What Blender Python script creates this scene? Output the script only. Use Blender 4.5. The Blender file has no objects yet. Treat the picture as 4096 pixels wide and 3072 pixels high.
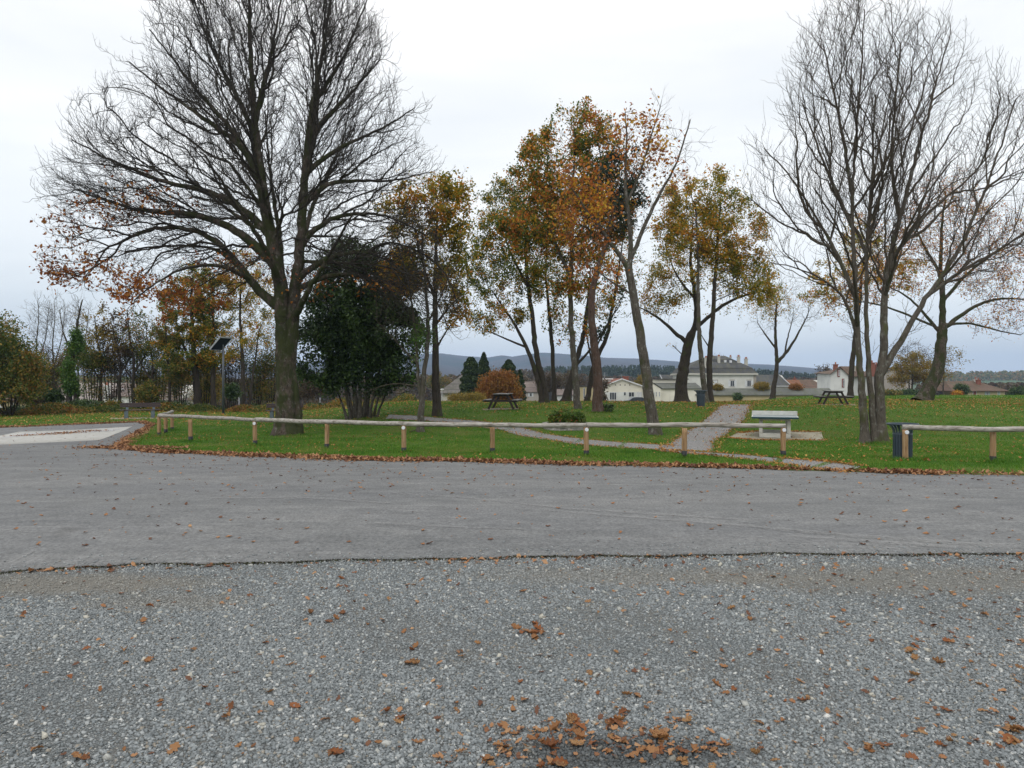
import bpy, math, random
import numpy as np
from mathutils import noise as mnoise
from mathutils import Vector
random.seed(7); RNG = np.random.default_rng(11)
S = bpy.context.scene; COL = S.collection
# ------------------------------------------------------------ camera
CZ = 1.65; F = 2840.0; V0 = 1525.0
cd = bpy.data.cameras.new('camera'); cam = bpy.data.objects.new('camera', cd); COL.objects.link(cam)
cd.sensor_width = 36; cd.lens = 36*F/4096; cd.clip_start = .05; cd.clip_end = 12000
cam.location = (0, 0, CZ); cam.rotation_euler = (math.radians(90)-math.atan((1536-V0)/F), 0, 0)
S.camera = cam
# ------------------------------------------------------------ sky, sun, exposure
SUN_EL, SUN_AZ = math.radians(42), math.radians(200)
w = bpy.data.worlds.new('World'); S.world = w; w.use_nodes = True
nt = w.node_tree; nd = nt.nodes; nd.clear(); L = nt.links.new
out = nd.new('ShaderNodeOutputWorld')
sky = nd.new('ShaderNodeTexSky'); sky.sky_type = 'NISHITA'; sky.sun_disc = False
sky.sun_elevation = SUN_EL; sky.sun_rotation = SUN_AZ
bgs = nd.new('ShaderNodeBackground'); bgs.inputs[1].default_value = .10; L(sky.outputs[0], bgs.inputs[0])
tc = nd.new('ShaderNodeTexCoord')
mp = nd.new('ShaderNodeMapping'); mp.inputs['Scale'].default_value = (1.0, 1.0, 4.5); L(tc.outputs['Generated'], mp.inputs[0])
n1 = nd.new('ShaderNodeTexNoise'); n1.inputs['Scale'].default_value = 1.5; n1.inputs['Detail'].default_value = 4; n1.inputs['Roughness'].default_value = .5
n1.inputs['Distortion'].default_value = .4
L(mp.outputs[0], n1.inputs['Vector'])
sx = nd.new('ShaderNodeSeparateXYZ'); L(tc.outputs['Generated'], sx.inputs[0])
gr = nd.new('ShaderNodeValToRGB'); L(sx.outputs[2], gr.inputs[0])   # brightness of the cloud layer with height
e = gr.color_ramp.elements
e[0].position = 0; e[0].color = (.74, .785, .82, 1)
e[1].position = 1; e[1].color = (1, 1, 1, 1)
for p, c in ((.05, (.76, .82, .865, 1)), (.12, (.85, .90, .93, 1)), (.24, (.965, .99, 1, 1)), (.45, (1, 1, 1, 1))):
    q = gr.color_ramp.elements.new(p); q.color = c
cr = nd.new('ShaderNodeValToRGB'); L(n1.outputs[0], cr.inputs[0])
e = cr.color_ramp.elements; e[0].position = .32; e[0].color = (.84, .87, .895, 1); e[1].position = .66; e[1].color = (1.06, 1.05, 1.04, 1)
mu = nd.new('ShaderNodeMix'); mu.data_type = 'RGBA'; mu.blend_type = 'MULTIPLY'; mu.inputs[0].default_value = 1; mu.clamp_result = False
L(gr.outputs[0], mu.inputs[6]); L(cr.outputs[0], mu.inputs[7])
# the cloud layer is brighter high overhead
mr = nd.new('ShaderNodeMapRange'); mr.inputs[1].default_value = .42; mr.inputs[2].default_value = 1; mr.inputs[3].default_value = 1.09; mr.inputs[4].default_value = 1.75
L(sx.outputs[2], mr.inputs[0])
bgc = nd.new('ShaderNodeBackground'); L(mu.outputs[2], bgc.inputs[0]); L(mr.outputs[0], bgc.inputs[1])
mx = nd.new('ShaderNodeMixShader'); mx.inputs[0].default_value = .93; L(bgs.outputs[0], mx.inputs[1]); L(bgc.outputs[0], mx.inputs[2])
L(mx.outputs[0], out.inputs[0])
sl = bpy.data.lights.new('sun', 'SUN'); sun = bpy.data.objects.new('sun', sl); COL.objects.link(sun)
sl.energy = .7; sl.angle = math.radians(25); sl.color = (1, .97, .93)
az = SUN_AZ
sd = Vector((math.sin(az)*math.cos(SUN_EL), math.cos(az)*math.cos(SUN_EL), math.sin(SUN_EL)))
sun.rotation_euler = sd.to_track_quat('Z', 'Y').to_euler()
S.view_settings.view_transform = 'Standard'; S.view_settings.look = 'None'; S.view_settings.gamma = 1; S.view_settings.exposure = .10
S.cycles.max_bounces = 6; S.cycles.transparent_max_bounces = 8; S.cycles.volume_bounces = 0
# ------------------------------------------------------------ helpers
def tag(o, label=None, cat=None, group=None, kind=None):
    for k, v in (('label', label), ('category', cat), ('group', group), ('kind', kind)):
        if v: o[k] = v
    return o
def mesh_obj(name, verts, faces, mat, parent=None, smooth=False, mats=None, midx=None, loc=None):
    me = bpy.data.meshes.new(name)
    verts = np.asarray(verts, dtype=np.float32).reshape(-1, 3)
    if isinstance(faces, np.ndarray):
        k = faces.shape[1]; n = len(faces)
        me.vertices.add(len(verts)); me.vertices.foreach_set('co', verts.ravel())
        me.loops.add(n*k); me.loops.foreach_set('vertex_index', faces.astype(np.int32).ravel())
        me.polygons.add(n); me.polygons.foreach_set('loop_start', np.arange(0, n*k, k, dtype=np.int32))
        me.update(calc_edges=True)
    else:
        me.from_pydata(verts.tolist(), [], [list(f) for f in faces]); me.update()
    for m in (mats or [mat]): me.materials.append(m)
    if midx is not None: me.polygons.foreach_set('material_index', np.asarray(midx, dtype=np.int32))
    if smooth: me.polygons.foreach_set('use_smooth', np.ones(len(me.polygons), dtype=bool))
    o = bpy.data.objects.new(name, me); COL.objects.link(o)
    if parent: o.parent = parent
    if loc is not None: o.location = loc
    return o
def empty(name, loc, rz=0, label=None, cat=None, group=None):
    o = bpy.data.objects.new(name, None); COL.objects.link(o); o.location = loc; o.rotation_euler = (0, 0, rz)
    o.empty_display_size = .2
    return tag(o, label, cat, group)
def copy_tree(o, parent=None):
    c = o.copy(); COL.objects.link(c)
    if parent: c.parent = parent
    for ch in list(o.children): copy_tree(ch, c)
    return c
class MB:
    def __init__(s): s.v = []; s.f = []
    def add(s, vs, fs):
        b = len(s.v); s.v += [tuple(p) for p in vs]; s.f += [tuple(b+i for i in f) for f in fs]; return s
    def box(s, x0, x1, y0, y1, z0, z1, rz=0, c=(0, 0)):
        vs = [(x, y, z) for z in (z0, z1) for x, y in ((x0, y0), (x1, y0), (x1, y1), (x0, y1))]
        if rz:
            ca, sa = math.cos(rz), math.sin(rz)
            vs = [(c[0]+(x-c[0])*ca-(y-c[1])*sa, c[1]+(x-c[0])*sa+(y-c[1])*ca, z) for x, y, z in vs]
        return s.add(vs, [(3, 2, 1, 0), (4, 5, 6, 7), (0, 1, 5, 4), (1, 2, 6, 5), (2, 3, 7, 6), (3, 0, 4, 7)])
    def bar(s, a, b, wx, wy, up=(0, 0, 1)):
        a = Vector(a); b = Vector(b); d = (b-a).normalized(); u = d.cross(Vector(up))
        if u.length < 1e-4: u = Vector((1, 0, 0))
        u.normalize(); v = u.cross(d)
        vs = [p+u*i*wx/2+v*j*wy/2 for p in (a, b) for i, j in ((-1, -1), (1, -1), (1, 1), (-1, 1))]
        return s.add(vs, [(3, 2, 1, 0), (4, 5, 6, 7), (0, 1, 5, 4), (1, 2, 6, 5), (2, 3, 7, 6), (3, 0, 4, 7)])
    def tube(s, pts, rs, n=10, cap=True):
        pts = [Vector(p) for p in pts]
        if not hasattr(rs, '__len__'): rs = [rs]*len(pts)
        b = len(s.v)
        for i, p in enumerate(pts):
            d = (pts[min(i+1, len(pts)-1)]-pts[max(i-1, 0)]).normalized()
            ref = Vector((0, 0, 1)) if abs(d.z) < .9 else Vector((0, 1, 0))
            u = d.cross(ref).normalized(); v = u.cross(d)
            for k in range(n):
                a = 2*math.pi*k/n; s.v.append(tuple(p+(u*math.cos(a)+v*math.sin(a))*rs[i]))
        for i in range(len(pts)-1):
            for k in range(n):
                s.f.append((b+i*n+k, b+i*n+(k+1) % n, b+(i+1)*n+(k+1) % n, b+(i+1)*n+k))
        if cap:
            s.f.append(tuple(b+k for k in reversed(range(n)))); s.f.append(tuple(b+(len(pts)-1)*n+k for k in range(n)))
        return s
    def lathe(s, prof, n=24, c=(0, 0)):
        b = len(s.v)
        for r, z in prof:
            for k in range(n):
                a = 2*math.pi*k/n; s.v.append((c[0]+r*math.cos(a), c[1]+r*math.sin(a), z))
        for i in range(len(prof)-1):
            for k in range(n): s.f.append((b+i*n+k, b+i*n+(k+1) % n, b+(i+1)*n+(k+1) % n, b+(i+1)*n+k))
        return s
    def poly(s, pts, y0, y1):   # outline in x,z extruded in y
        n = len(pts); vs = [(x, y0, z) for x, z in pts]+[(x, y1, z) for x, z in pts]
        return s.add(vs, [tuple(range(n)), tuple(reversed(range(n, 2*n)))]+[(i, n+i, n+(i+1) % n, (i+1) % n) for i in range(n)])
    def build(s, name, mat, parent=None, smooth=False, bevel=0, loc=None):
        o = mesh_obj(name, s.v, s.f, mat, parent, False, loc=loc)
        if smooth:
            for p in o.data.polygons: p.use_smooth = len(p.vertices) == 4
        if bevel:
            m = o.modifiers.new('b', 'BEVEL'); m.width = bevel; m.segments = 2; m.limit_method = 'ANGLE'
        return o
# ---- materials
def nmat(name):
    m = bpy.data.materials.new(name); m.use_nodes = True; t = m.node_tree
    return m, t, t.nodes['Principled BSDF'], t.links.new
def ramp(t, fac, stops, interp='LINEAR'):
    r = t.nodes.new('ShaderNodeValToRGB'); r.color_ramp.interpolation = interp; el = r.color_ramp.elements
    while len(el) < len(stops): el.new(.5)
    for q, (p, c) in zip(el, stops): q.position = p; q.color = (*c, 1) if len(c) == 3 else c
    t.links.new(fac, r.inputs[0]); return r.outputs[0]
def noise(t, vec, scale, detail=4, rough=.55, dist=0):
    n = t.nodes.new('ShaderNodeTexNoise'); n.inputs['Scale'].default_value = scale; n.inputs['Detail'].default_value = detail
    n.inputs['Roughness'].default_value = rough; n.inputs['Distortion'].default_value = dist; t.links.new(vec, n.inputs['Vector']); return n.outputs[0]
def mapping(t, scale=(1, 1, 1), kind='Object'):
    c = t.nodes.new('ShaderNodeTexCoord'); m = t.nodes.new('ShaderNodeMapping'); m.inputs['Scale'].default_value = scale
    t.links.new(c.outputs[kind], m.inputs[0]); return m.outputs[0]
def mixc(t, fac, a, b, mode='MIX'):
    m = t.nodes.new('ShaderNodeMix'); m.data_type = 'RGBA'; m.blend_type = mode
    for i, x in ((0, fac), (6, a), (7, b)):
        if isinstance(x, (int, float)): m.inputs[i].default_value = x
        elif isinstance(x, tuple): m.inputs[i].default_value = (*x, 1)
        else: t.links.new(x, m.inputs[i])
    return m.outputs[2]
def bump(t, h, strength=.4, dist=.02):
    b = t.nodes.new('ShaderNodeBump'); b.inputs['Strength'].default_value = strength; b.inputs['Distance'].default_value = dist
    t.links.new(h, b.inputs['Height']); t.links.new(b.outputs[0], t.nodes['Principled BSDF'].inputs['Normal'])
def simple(name, c1, c2=None, scale=3, rough=.7, bs=0, sc=(1, 1, 1), metal=0, detail=5, lo=.35, hi=.65):
    m, t, b, l = nmat(name); v = mapping(t, sc); n = noise(t, v, scale, detail)
    c2 = c2 or tuple(x*.75 for x in c1)
    l(ramp(t, n, [(lo, c1), (hi, c2)]), b.inputs['Base Color']); b.inputs['Roughness'].default_value = rough; b.inputs['Metallic'].default_value = metal
    b.inputs['Specular IOR Level'].default_value = .3
    if bs: bump(t, n, bs)
    return m
def leafmat(name, stops, clump=.6, trans=.35, scale=None, jit=.5, rough=.6):
    """leaf colour: clumps by place, random from leaf to leaf"""
    m, t, b, l = nmat(name); v = mapping(t); n = noise(t, v, clump, 3)
    g = t.nodes.new('ShaderNodeNewGeometry')
    a = t.nodes.new('ShaderNodeMath'); a.operation = 'MULTIPLY_ADD'; a.inputs[1].default_value = jit; l(g.outputs['Random Per Island'], a.inputs[0])
    a2 = t.nodes.new('ShaderNodeMath'); a2.operation = 'SUBTRACT'; l(n, a2.inputs[0]); a2.inputs[1].default_value = jit/2; l(a2.outputs[0], a.inputs[2])
    c = ramp(t, a.outputs[0], stops); l(c, b.inputs['Base Color']); b.inputs['Roughness'].default_value = rough
    b.inputs['Specular IOR Level'].default_value = .25
    if trans:
        tr = t.nodes.new('ShaderNodeBsdfTranslucent'); l(c, tr.inputs[0]); mxs = t.nodes.new('ShaderNodeMixShader'); mxs.inputs[0].default_value = trans
        l(b.outputs[0], mxs.inputs[1]); l(tr.outputs[0], mxs.inputs[2]); l(mxs.outputs[0], t.nodes['Material Output'].inputs[0])
    return m
def barkmat(name, dark, light, moss=None, mossamt=.5, lichen=None, sc=1.0):
    m, t, b, l = nmat(name); v = mapping(t, (7*sc, 7*sc, 1.6*sc)); n = noise(t, v, 2.2, 7, .65, .3)
    c = ramp(t, n, [(.3, dark), (.52, light), (.7, dark)])
    v2 = mapping(t, (1, 1, .6))
    if lichen is not None:
        c = mixc(t, ramp(t, noise(t, v2, 9, 5, .7), [(.56, (0, 0, 0)), (.62, (.8, .8, .8))]), c, lichen)
    if moss is not None:
        c = mixc(t, ramp(t, noise(t, v2, 2.6, 6, .6), [(mossamt-.04, (0, 0, 0)), (mossamt+.07, (.9, .9, .9))]), c, moss)
    l(c, b.inputs['Base Color']); b.inputs['Roughness'].default_value = .9; b.inputs['Specular IOR Level'].default_value = .2
    bump(t, n, .9, .05); return m
# ------------------------------------------------------------ terrain
def _prof(k):
    ys = np.arange(-40, 4001, 1.0); z = np.interp(ys, [a for a, _ in k], [b for _, b in k])
    ker = np.hanning(7); ker /= ker.sum(); return ys, np.convolve(np.pad(z, 3, 'edge'), ker, 'valid')
PC = _prof([(0, 0), (9, 0), (17, -.16), (26, -.36), (29, -.2), (34, .28), (40, .38), (47, .33), (55, -.2), (75, -1.6), (110, -3), (160, -4.2), (250, -7), (600, -13), (1500, -25), (4000, -30)])
PR = _prof([(0, 0), (9, 0), (17, -.17), (26, -.38), (29, -.2), (34, .35), (40, .38), (64, .36), (78, -.1), (110, -2.0), (160, -3.5), (250, -7), (600, -13), (1500, -25), (4000, -30)])
PL = _prof([(0, 0), (9, 0), (17, -.17), (25, -.30), (35, -.33), (45, -.38), (52, -.5), (60, -1.4), (80, -3.4), (120, -5), (250, -8), (600, -13), (1500, -25), (4000, -30)])
def sst(a, b, x):
    t = np.clip((x-a)/(b-a), 0, 1); return t*t*(3-2*t)
def tz(x, y):
    x = np.asarray(x, float); y = np.asarray(y, float)
    c = np.interp(y, *PC); r = np.interp(y, *PR); l_ = np.interp(y, *PL)
    sc_ = np.maximum(y, 10)/38
    wr = sst(8.5, 17, x/sc_); wl = sst(-4.5, -13, x/sc_)
    z = c*(1-wr-wl)+r*wr+l_*wl
    amp = np.clip((y-18)/20, 0, 1)
    return z+amp*.05*np.sin(x*.31+1)*np.sin(y*.27+x*.11)+.008*np.sin(x*1.3)*np.sin(y*1.1+.5)*np.clip((y-9)/5, 0, 1)
def X(u, D): return (u-2048)/F*D
def Z(v, D): return CZ+(V0-v)/F*D
def hit(u, v, n=6000, dmax=80):
    """where the line of sight through a picture point meets the ground"""
    D = np.linspace(3, dmax, n); x = X(u, D); z = Z(v, D); g_ = tz(x, D)-z; i = np.argmax(g_ >= 0) if (g_ >= 0).any() else np.argmax(g_/D)
    return float(x[i]), float(D[i])
def G(x, y, dz=0): return (x, y, float(tz(x, y))+dz)
def sheet(name, xs, ys, mat, dz=0, fn=None):
    XX, YY = np.meshgrid(xs, ys); ZZ = tz(XX, YY)+dz
    if fn is not None: ZZ = ZZ+fn(XX, YY)
    nx, ny = len(xs), len(ys); i = np.arange(nx*ny).reshape(ny, nx)
    f = np.stack([i[:-1, :-1], i[:-1, 1:], i[1:, 1:], i[1:, :-1]], -1).reshape(-1, 4)
    return tag(mesh_obj(name, np.stack([XX, YY, ZZ], -1).reshape(-1, 3), f, mat, smooth=True), kind='structure')
def ribbon(name, xs, lo, hi, mat, dz, m=30, skirt=0):
    """sheet between two curves y=lo(x) and y=hi(x), laid on the ground"""
    t = np.linspace(0, 1, m)[:, None]; lo = np.asarray(lo)[None, :]; hi = np.asarray(hi)[None, :]
    YY = lo+(hi-lo)*t; XX = np.broadcast_to(np.asarray(xs)[None, :], YY.shape); ZZ = tz(XX, YY)+dz
    if skirt:
        YY = np.vstack([YY[:1], YY, YY[-1:]]); XX = np.broadcast_to(np.asarray(xs)[None, :], YY.shape); ZZ = np.vstack([ZZ[:1]-skirt, ZZ, ZZ[-1:]-skirt])
    ny, nx = YY.shape; i = np.arange(nx*ny).reshape(ny, nx)
    f = np.stack([i[:-1, :-1], i[:-1, 1:], i[1:, 1:], i[1:, :-1]], -1).reshape(-1, 4)
    return tag(mesh_obj(name, np.stack([XX, YY, ZZ], -1).reshape(-1, 3), f, mat), kind='structure')
def strip(name, left, right, mat, dz, sub=4, m=6, skirt=0, jag=0):
    """sheet between two polylines of ground points (same number of points)"""
    def dens(P):
        P = np.array(P, float); n = len(P); t = np.linspace(0, n-1, (n-1)*sub+1); return np.stack([np.interp(t, range(n), P[:, k]) for k in (0, 1)], -1)
    A, B = dens(left), dens(right)
    if jag:
        q = np.arange(len(A)); A = A+np.stack([np.sin(q*1.9+1)+np.sin(q*.7), np.sin(q*2.3)+np.sin(q*.9+2)], -1)*jag; B = B+np.stack([np.sin(q*1.7+3)+np.sin(q*.6), np.sin(q*2.1+1)+np.sin(q*.8)], -1)*jag
    s = np.linspace(0, 1, m)[None, :, None]
    P = A[:, None]*(1-s)+B[:, None]*s; Zs = tz(P[..., 0], P[..., 1])+dz
    V = np.concatenate([P, Zs[..., None]], -1)
    if skirt:
        lo = V[:, :1].copy(); lo[..., 2] -= skirt; hi = V[:, -1:].copy(); hi[..., 2] -= skirt; V = np.concatenate([lo, V, hi], 1)
    ny, nx = V.shape[:2]; i = np.arange(nx*ny).reshape(ny, nx)
    f = np.stack([i[:-1, :-1], i[:-1, 1:], i[1:, 1:], i[1:, :-1]], -1).reshape(-1, 4)
    return tag(mesh_obj(name, V.reshape(-1, 3), f, mat), kind='structure')
# ---- ground materials
def mat_lawn():
    m, t, b, l = nmat('lawn'); v = mapping(t); n = noise(t, v, .35, 5); n2 = noise(t, v, 14, 4, .7)
    c = ramp(t, n, [(.35, (.050, .105, .013)), (.5, (.062, .112, .015)), (.65, (.095, .10, .024))])
    c = mixc(t, ramp(t, n2, [(.35, (0, 0, 0)), (.75, (.6, .6, .6))]), c, (.10, .12, .026))
    yy = t.nodes.new('ShaderNodeSeparateXYZ'); l(v, yy.inputs[0])
    q = t.nodes.new('ShaderNodeMapRange'); q.inputs[1].default_value = 47; q.inputs[2].default_value = 60; l(yy.outputs[1], q.inputs[0])
    c = mixc(t, q.outputs[0], c, ramp(t, noise(t, v, .8, 6, .7), [(.3, (.12, .14, .045)), (.7, (.16, .165, .07))]))
    q2 = t.nodes.new('ShaderNodeMapRange'); q2.inputs[1].default_value = 90; q2.inputs[2].default_value = 140; l(yy.outputs[1], q2.inputs[0])
    c = mixc(t, q2.outputs[0], c, ramp(t, noise(t, v, .008, 3), [(.44, (.07, .055, .035)), (.5, (.05, .085, .028)), (.6, (.06, .05, .03))]))
    l(c, b.inputs['Base Color']); b.inputs['Roughness'].default_value = .95; b.inputs['Specular IOR Level'].default_value = .1; bump(t, n2, .8, .03); return m
def mat_asphalt():
    m, t, b, l = nmat('asphalt'); v = mapping(t); big = noise(t, mapping(t, (.25, 1.0, 1)), .8, 5, .6, .6); fine = noise(t, v, 160, 3, .8)
    c = ramp(t, big, [(.3, (.125, .127, .126)), (.5, (.145, .146, .144)), (.72, (.168, .167, .163))])
    c = mixc(t, .55, c, ramp(t, fine, [(.3, (.3, .3, .3)), (.5, (.5, .5, .5)), (.7, (.8, .8, .8))]), 'OVERLAY')
    vo = t.nodes.new('ShaderNodeTexVoronoi'); vo.inputs['Scale'].default_value = 90; l(v, vo.inputs[0])
    c = mixc(t, ramp(t, vo.outputs['Distance'], [(.10, (.5, .5, .5)), (.17, (0, 0, 0))]), c, (.36, .36, .35))
    vo2 = t.nodes.new('ShaderNodeTexVoronoi'); vo2.inputs['Scale'].default_value = 9; l(v, vo2.inputs[0])
    c = mixc(t, ramp(t, vo2.outputs['Distance'], [(.05, (.8, .8, .8)), (.07, (0, 0, 0))]), c, (.07, .06, .055))
    # faint pale scuffs and dust lines along the road
    sc = noise(t, mapping(t, (.22, 2.6, 1)), 1.3, 6, .7, .8)
    c = mixc(t, ramp(t, sc, [(.57, (0, 0, 0)), (.66, (.3, .3, .3)), (.72, (.1, .1, .1))]), c, (.27, .268, .26))
    dk = noise(t, mapping(t, (.3, .8, 1)), .45, 4, .6, .3)
    c = mixc(t, ramp(t, dk, [(.47, (0, 0, 0)), (.62, (.5, .5, .5))]), c, (.125, .127, .131))
    g1 = noise(t, mapping(t, (1, .7, 1)), 34, 3, .8); c = mixc(t, .75, c, ramp(t, g1, [(.3, (.22, .22, .22)), (.5, (.5, .5, .5)), (.7, (.78, .78, .78))]), 'OVERLAY')
    g2 = noise(t, mapping(t, (.6, 1, 1)), 3.2, 6, .75); c = mixc(t, .45, c, ramp(t, g2, [(.3, (.25, .25, .25)), (.5, (.5, .5, .5)), (.7, (.75, .74, .72))]), 'OVERLAY')
    for rz, oy in ((.10, 0), (-.16, 3.0), (.22, 7)):   # tyre scuffs
        mm = t.nodes.new('ShaderNodeMapping'); tcn = t.nodes.new('ShaderNodeTexCoord'); l(tcn.outputs['Object'], mm.inputs[0]); mm.inputs['Rotation'].default_value = (0, 0, rz); mm.inputs['Location'].default_value = (oy, oy*1.7, 0); mm.inputs['Scale'].default_value = (.12, 5.5, 1)
        c = mixc(t, ramp(t, noise(t, mm.outputs[0], .9, 4, .6, .2), [(.66, (0, 0, 0)), (.71, (.20, .20, .20)), (.76, (.05, .05, .05))]), c, (.27, .265, .255))
    st = noise(t, mapping(t, (.8, 1, 1)), 1.1, 3, .5); c = mixc(t, ramp(t, st, [(.66, (0, 0, 0)), (.74, (.5, .5, .5))]), c, (.085, .083, .08))
    l(c, b.inputs['Base Color']); b.inputs['Roughness'].default_value = .85; b.inputs['Specular IOR Level'].default_value = .3; bump(t, g1, .5, .008); return m
def spot_mask(t, x, y, rx, ry, soft=.5):
    v = mapping(t); mm = t.nodes.new('ShaderNodeMapping'); mm.inputs['Location'].default_value = (-x/rx, -y/ry, 0); mm.inputs['Scale'].default_value = (1/rx, 1/ry, 0); t.links.new(v, mm.inputs[0])
    ln = t.nodes.new('ShaderNodeVectorMath'); ln.operation = 'LENGTH'; t.links.new(mm.outputs[0], ln.inputs[0])
    ad = t.nodes.new('ShaderNodeMath'); ad.operation = 'MULTIPLY_ADD'; ad.inputs[1].default_value = -1.1; t.links.new(noise(t, v, 2.5, 5, .65), ad.inputs[0]); t.links.new(ln.outputs['Value'], ad.inputs[2])
    r = t.nodes.new('ShaderNodeMapRange'); r.inputs[1].default_value = soft; r.inputs[2].default_value = -.1; t.links.new(ad.outputs[0], r.inputs[0]); return r.outputs[0]
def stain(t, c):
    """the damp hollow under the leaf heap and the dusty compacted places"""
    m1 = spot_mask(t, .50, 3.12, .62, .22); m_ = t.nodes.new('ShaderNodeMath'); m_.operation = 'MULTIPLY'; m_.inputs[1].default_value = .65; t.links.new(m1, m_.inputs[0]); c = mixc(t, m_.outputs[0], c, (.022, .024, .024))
    for x, y, rx, ry, k in ((-3.6, 5.75, 1.3, .40, .6), (-2.6, 5.3, .8, .25, .4), (3.6, 5.9, 2.6, .5, .45), (1.0, 6.0, 1.6, .35, .35)):
        q = t.nodes.new('ShaderNodeMath'); q.operation = 'MULTIPLY'; q.inputs[1].default_value = k; t.links.new(spot_mask(t, x, y, rx, ry), q.inputs[0]); c = mixc(t, q.outputs[0], c, (.21, .19, .155))
    return c
def mat_gravel(name, cols, scale=75, tint=None):
    m, t, b, l = nmat(name); v = mapping(t); vo = t.nodes.new('ShaderNodeTexVoronoi'); vo.inputs['Scale'].default_value = scale; l(v, vo.inputs[0])
    sp = t.nodes.new('ShaderNodeSeparateColor'); l(vo.outputs['Color'], sp.inputs[0])
    c = ramp(t, sp.outputs[0], cols, 'CONSTANT')
    c = mixc(t, ramp(t, vo.outputs['Distance'], [(.35, (0, 0, 0)), (.75, (.85, .85, .85))]), c, (.035, .037, .04))
    big = noise(t, v, 1.1, 5, .65); c = mixc(t, ramp(t, big, [(.42, (0, 0, 0)), (.7, (.55, .55, .55))]), c, tint or (.14, .125, .10))
    if name == 'gravel': c = stain(t, c)
    l(c, b.inputs['Base Color']); b.inputs['Roughness'].default_value = .85; b.inputs['Specular IOR Level'].default_value = .3
    inv = t.nodes.new('ShaderNodeMath'); inv.operation = 'SUBTRACT'; inv.inputs[0].default_value = 1; l(vo.outputs['Distance'], inv.inputs[1]); bump(t, inv.outputs[0], .9, .012); return m
GREY = [(0, (0.165, 0.183, 0.183)), (.2, (0.213, 0.232, 0.232)), (.45, (0.134, 0.149, 0.151)), (.62, (0.256, 0.271, 0.268)), (.8, (0.183, 0.198, 0.198)), (.90, (0.366, 0.378, 0.366)), (.97, (0.549, 0.537, 0.488))]
M_lawn = mat_lawn(); M_asph = mat_asphalt(); M_grav = mat_gravel('gravel', GREY, 105, (.15, .135, .11))
M_path = mat_gravel('path_gravel', [(0, (.25, .245, .24)), (.3, (.34, .335, .325)), (.6, (.19, .185, .18)), (.8, (.45, .44, .42))], 45, (.22, .19, .16))
M_conc = simple('concrete', (.34, .31, .23), (.22, .20, .14), 3, .9, .2)
M_cream = simple('cream_paving', (.36, .35, .32), (.45, .44, .41), 6, .9, .1)
# ground sheet
xs = np.unique(np.concatenate([np.arange(-45, 45.1, .5), np.linspace(-3000, -45, 60), np.linspace(45, 3000, 60)]))
ys = np.unique(np.concatenate([np.arange(-12, 60.1, .4), np.arange(60, 160, 3), np.linspace(160, 3200, 70)]))
sheet('ground', xs, ys, M_lawn)
# gravel / road / lawn edges
def edge(pts, ext): 
    P = sorted([hit(u, v) for u, v in pts]); return [(-70, P[0][1]+ext[0])]+P+[(70, P[-1][1]+ext[1])]
ge = edge([(0, 2292), (590, 2262), (1290, 2250), (1850, 2236), (2500, 2228), (3150, 2220), (4096, 2222)], (-1, 0))
le_front = [(470, 1795), (620, 1812), (1024, 1828), (1400, 1843), (2048, 1855), (2600, 1868), (3072, 1880), (3500, 1895), (4096, 1905)]
Pf = [hit(u, v) for u, v in le_front]
Pb = [hit(u, v) for u, v in ((0, 1712), (300, 1700), (560, 1690))]
PE = [(-70, Pb[0][1]-4)]+Pb+[hit(600, 1700), hit(520, 1750)]+Pf+[(70, Pf[-1][1]-4)]
PE.sort()
rx = np.unique(np.concatenate([np.linspace(-70, -25, 20), np.arange(-25, 25.01, .2), np.linspace(25, 70, 20)]))
jit = .05*np.sin(rx*3.1)+.04*np.sin(rx*7.7+1)+.03*np.sin(rx*15+2)
gy = np.interp(rx, [p[0] for p in ge], [p[1] for p in ge])+.5*jit
ly = np.interp(rx, [p[0] for p in PE], [p[1] for p in PE])+jit
def lawn_edge(x): return np.interp(x, rx, ly)
def grav_edge(x): return np.interp(x, rx, gy)
ribbon('gravel_ground', rx, np.full_like(rx, -10), gy+.15, M_grav, .004, 60)
ribbon('asphalt_road', rx, gy, ly, M_asph, .016, 60, skirt=.014)
# paths
def HP(l): return [hit(u, v) for u, v in l]
PATHS = []
def path(lft, rgt, name='gravel_path', mat=M_path, dz=.006):
    a, b = HP(lft), HP(rgt); PATHS.append((np.array(a), np.array(b))); return strip(name, a, b, mat, dz+.008, sub=14, m=9, jag=.035)
path([(2895, 1619), (2855, 1650), (2810, 1690), (2745, 1725), (2695, 1765), (2640, 1800)], [(3010, 1619), (2992, 1650), (2968, 1690), (2915, 1725), (2858, 1765), (2850, 1808)], dz=.010)
path([(2720, 1786), (2500, 1772), (2330, 1757), (2180, 1735), (2080, 1708), (1960, 1690), (1800, 1676), (1560, 1660)], [(2720, 1806), (2480, 1794), (2300, 1777), (2130, 1752), (2010, 1722), (1880, 1703), (1760, 1690), (1540, 1676)])
path([(2640, 1800), (2850, 1812), (3130, 1835), (3330, 1850), (3440, 1868)], [(2640, 1806), (2850, 1824), (3100, 1856), (3240, 1876), (3380, 1892)])
def in_path(x, y, pad=0):
    """mask of points lying on a path"""
    res = np.zeros(len(x), bool)
    for a, b in PATHS:
        for i in range(len(a)-1):
            q = np.array([a[i], a[i+1], b[i+1], b[i]]); ins = None
            for k in range(4):
                p0, p1 = q[k], q[(k+1) % 4]; cr_ = (p1[0]-p0[0])*(y-p0[1])-(p1[1]-p0[1])*(x-p0[0])
                L_ = np.hypot(*(p1-p0))+1e-9
                s_ = cr_/L_
                if ins is None: pos = np.ones(len(x), bool); neg = np.ones(len(x), bool); ins = True
                pos &= s_ > -pad; neg &= s_ < pad
            res |= pos | neg
    return res
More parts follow.
